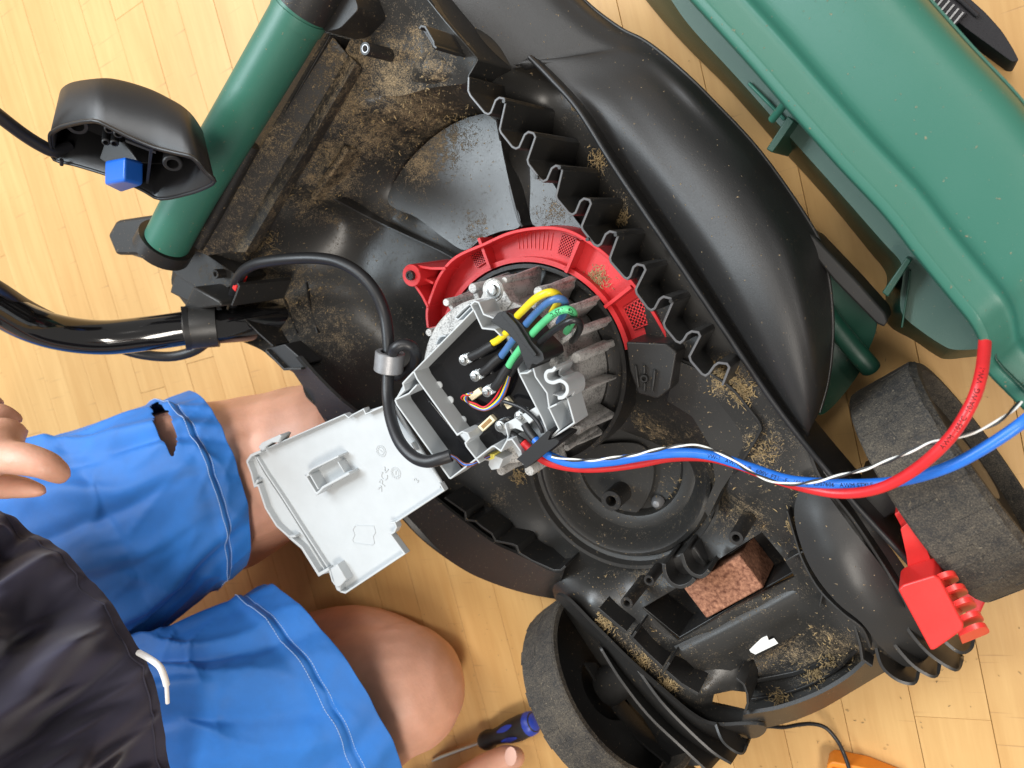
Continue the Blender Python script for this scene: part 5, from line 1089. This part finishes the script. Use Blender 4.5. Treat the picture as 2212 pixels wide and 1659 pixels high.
R2 = [((60, 1440), (60, 1950), .26), ((160, 1425), (200, 1930), .25), ((260, 1400), (360, 1910), .235), ((330, 1376), (480, 1880), .22), ((372, 1362), (580, 1860), .205), ((460, 1325), (700, 1830), .175), ((515, 1298), (790, 1790), .150), ((562, 1272), (862, 1740), .130)]
shorts = cloth('shorts', R1, M['shorts'], folds_a, person, hole=[(326, 876), (340, 868), (362, 888), (380, 925), (383, 955), (372, 986), (356, 962), (334, 912)]); shorts['label'] = 'torn blue shorts with pale double stitching'
cloth('shorts_leg', R2, M['shorts'], folds_b, shorts)
for q in STITCH: q.parent = shorts
# yoke across the lap
yk = [(40, 1180), (130, 1240), (230, 1300), (330, 1345), (366, 1352), (372, 1362), (390, 1480), (420, 1659), (430, 1760), (150, 1700), (0, 1400)]
# double stitching just inside both hems
def stitch(pts, parent):
    w = smooth_path([P(*p) for p in pts], 10); cum = 0
    for i in range(0, len(w) - 1, 1):
        a, b = w[i], w[i].lerp(w[i + 1], .68); mk('stitch', *tube_geo([a, b], .00035, 6), M['thread'], parent)
# drawstring
tube('drawstring', [(300, 1410, .345), (325, 1424, .352), (345, 1440, .354), (355, 1462, .353), (360, 1480, .352)], 7, M['cordw'], shorts); tube('drawstring_tip', [(360, 1480, .352), (361, 1500, .351), (362, 1518, .350)], 4.5, M['cordw'], shorts)
# shirt: hem round the waist, body rising to the lower left
HEM = [(-120, 1010), (-50, 1055), (0, 1088), (60, 1122), (130, 1170), (200, 1232), (262, 1312), (312, 1392), (345, 1475), (368, 1560), (380, 1659), (384, 1760), (370, 1860)]
hw = smooth_path(PL(HEM, .335), 14); nb = len(hw); cen = P(-150, 1650, .335)
up_lean = [0, .012, .03, .06, .09, .13, .17, .22, .28, .34, .42]
V = []; rows = []
for j, hgt in enumerate(up_lean):
    row = []
    for i, p in enumerate(hw):
        t = i / (nb - 1); q = p.lerp(cen, .02 + .10 * hgt); d = (p - cen); d.z = 0; d.normalize()
        g = min(1, hgt * 24 + .12); f = -.06 * hgt
        for (c, sl, w, am) in [(.18, .5, .03, .020), (.25, .55, .025, -.018), (.36, .35, .035, .022), (.44, .4, .022, -.02), (.52, .25, .03, .022), (.60, .2, .02, -.018), (.68, .1, .035, .02), (.78, 0, .025, -.016), (.88, -.1, .03, .018)]:
            f += am * ridge(t, c + 2.2 * sl * hgt + .03 * math.sin(12 * hgt + c * 9), w) * g
        f += .003 if j == 1 else 0
        f += g * (.026 * ridged(t * 6 + hgt * 11.0, hgt * 6, 4.4) + .014 * ridged(t * 13 - hgt * 14, hgt * 15, 2.2) - .010)
        row.append(Vector((q.x + d.x * f, q.y + d.y * f, q.z + hgt)))
    rows.append(row)
fine = []
for i in range(nb): fine.append(smooth_path([r[i] for r in rows], 6))
mrow = len(fine[0]); V = [fine[i][j] for i in range(nb) for j in range(mrow)]
shirt = mk('shirt', V, [(i * mrow + j, (i + 1) * mrow + j, (i + 1) * mrow + j + 1, i * mrow + j + 1) for i in range(nb - 1) for j in range(mrow - 1)], M['shirt'], person, angle=180)
s_ = shirt.modifiers.new('t', 'SOLIDIFY'); s_.thickness = .002; s_.offset = 0; s_ = shirt.modifiers.new('s', 'SUBSURF'); s_.levels = 1; s_.render_levels = 1
_hp = [fine[i][5] + (fine[i][5] - cen).normalized() * .0015 for i in range(nb)]
mk('hem_seam', *tube_geo(_hp, .0007, 6), M['shirt'], shirt)
shirt['label'] = 'dark navy shirt hanging over the lap'

# ------------------------------------------------------------------ dried clippings caught all over the deck
def deb_pts():
    out = []
    me = deck.data; n = len(me.polygons); ar = np.zeros(n); me.polygons.foreach_get('area', ar); ce = np.zeros(n * 3); me.polygons.foreach_get('center', ce); ce = ce.reshape(-1, 3); no = np.zeros(n * 3); me.polygons.foreach_get('normal', no); no = no.reshape(-1, 3)
    w = ar * (np.clip(dirt_at(ce) - .15, 0.02, 2) ** 1.6); idx = rng.choice(n, 2200, p=w / w.sum())
    for i in idx: out.append((Vector(ce[i]) + Vector(rng.normal(0, .003, 3)) * Vector((1, 1, 0)) if False else Vector((ce[i][0] + rng.normal(0, .0025), ce[i][1] + rng.normal(0, .0025), ce[i][2] + .0008)), 1.0))
    return out
V, Fc = [], []
def blade(p, L_, w, tilt=.25):
    a = random.uniform(0, 6.28); d = Vector((math.cos(a), math.sin(a), random.uniform(-.05, tilt))); s = Vector((-d.y, d.x, random.uniform(-.4, .4))) * w; c = Vector((0, 0, random.uniform(.0, .25) * L_)) + s.normalized() * random.uniform(-.15, .15) * L_
    i = len(V); V.extend([p - d * L_ / 2 - s * .5, p - d * L_ / 2 + s * .5, p + c + s, p + c - s, p + d * L_ / 2]); Fc.extend([(i, i + 1, i + 2, i + 3), (i + 3, i + 2, i + 4)])
for p, k in deb_pts(): blade(p, random.choice([.001, .0015, .002, .0025, .004]) * random.uniform(.7, 1.3), random.uniform(.00022, .0005))
CL = [(535, 530, 26, 90), (575, 520, 30, 60), (840, 130, 30, 120), (935, 45, 20, 60), (780, 30, 22, 80), (1250, 222, 22, 70), (1292, 348, 20, 60), (1345, 470, 18, 60), (1565, 808, 24, 200), (1600, 845, 22, 160), (1350, 830, 20, 90), (1290, 600, 22, 110), (1220, 540, 14, 70), (1040, 505, 12, 40), (1310, 1340, 22, 120), (1385, 1430, 22, 120), (1440, 1480, 22, 120), (1715, 1130, 14, 90), (1740, 1185, 14, 90), (1760, 1460, 20, 80), (1680, 1505, 18, 60), (1790, 1425, 18, 50), (1335, 1040, 50, 60), (1480, 1080, 50, 70), (1650, 970, 30, 60), (1200, 985, 16, 60), (1120, 1030, 16, 60)]
for (x, y, r, n) in CL:
    zz = max(dz(x, y), .11 if (x, y) == (1290, 600) else 0)
    for _ in range(int(n * 1.6)):
        p = P(x + random.gauss(0, r * .55), y + random.gauss(0, r * .55), zz + .0015 + abs(random.gauss(0, .0015)))
        blade(p, random.uniform(.0015, .006), random.uniform(.00018, .00045), .5)
for _ in range(170):
    x, y = random.choice([(1850, 1560), (1100, 1330), (1950, 760), (1480, 60), (2120, 1450), (620, 560), (1700, 1600), (1050, 1420)]); blade(P(x + random.gauss(0, 110), y + random.gauss(0, 60), .0008), random.uniform(.001, .004), random.uniform(.0002, .0004), .05)
gr_ = mk('dried_grass', V, Fc, M['hay'], None, smooth=False); gr_['kind'] = 'stuff'; gr_['label'] = 'dried grass clippings and dust caught in the black deck'; gr_['category'] = 'clippings'
# a few long straws
for pts in ([(925, 62, .19), (935, 45, .20), (945, 22, .205)], [(560, 605, .14), (600, 590, .142), (640, 588, .14)], [(1505, 1090, .1), (1515, 1098, .1)]):
    pass
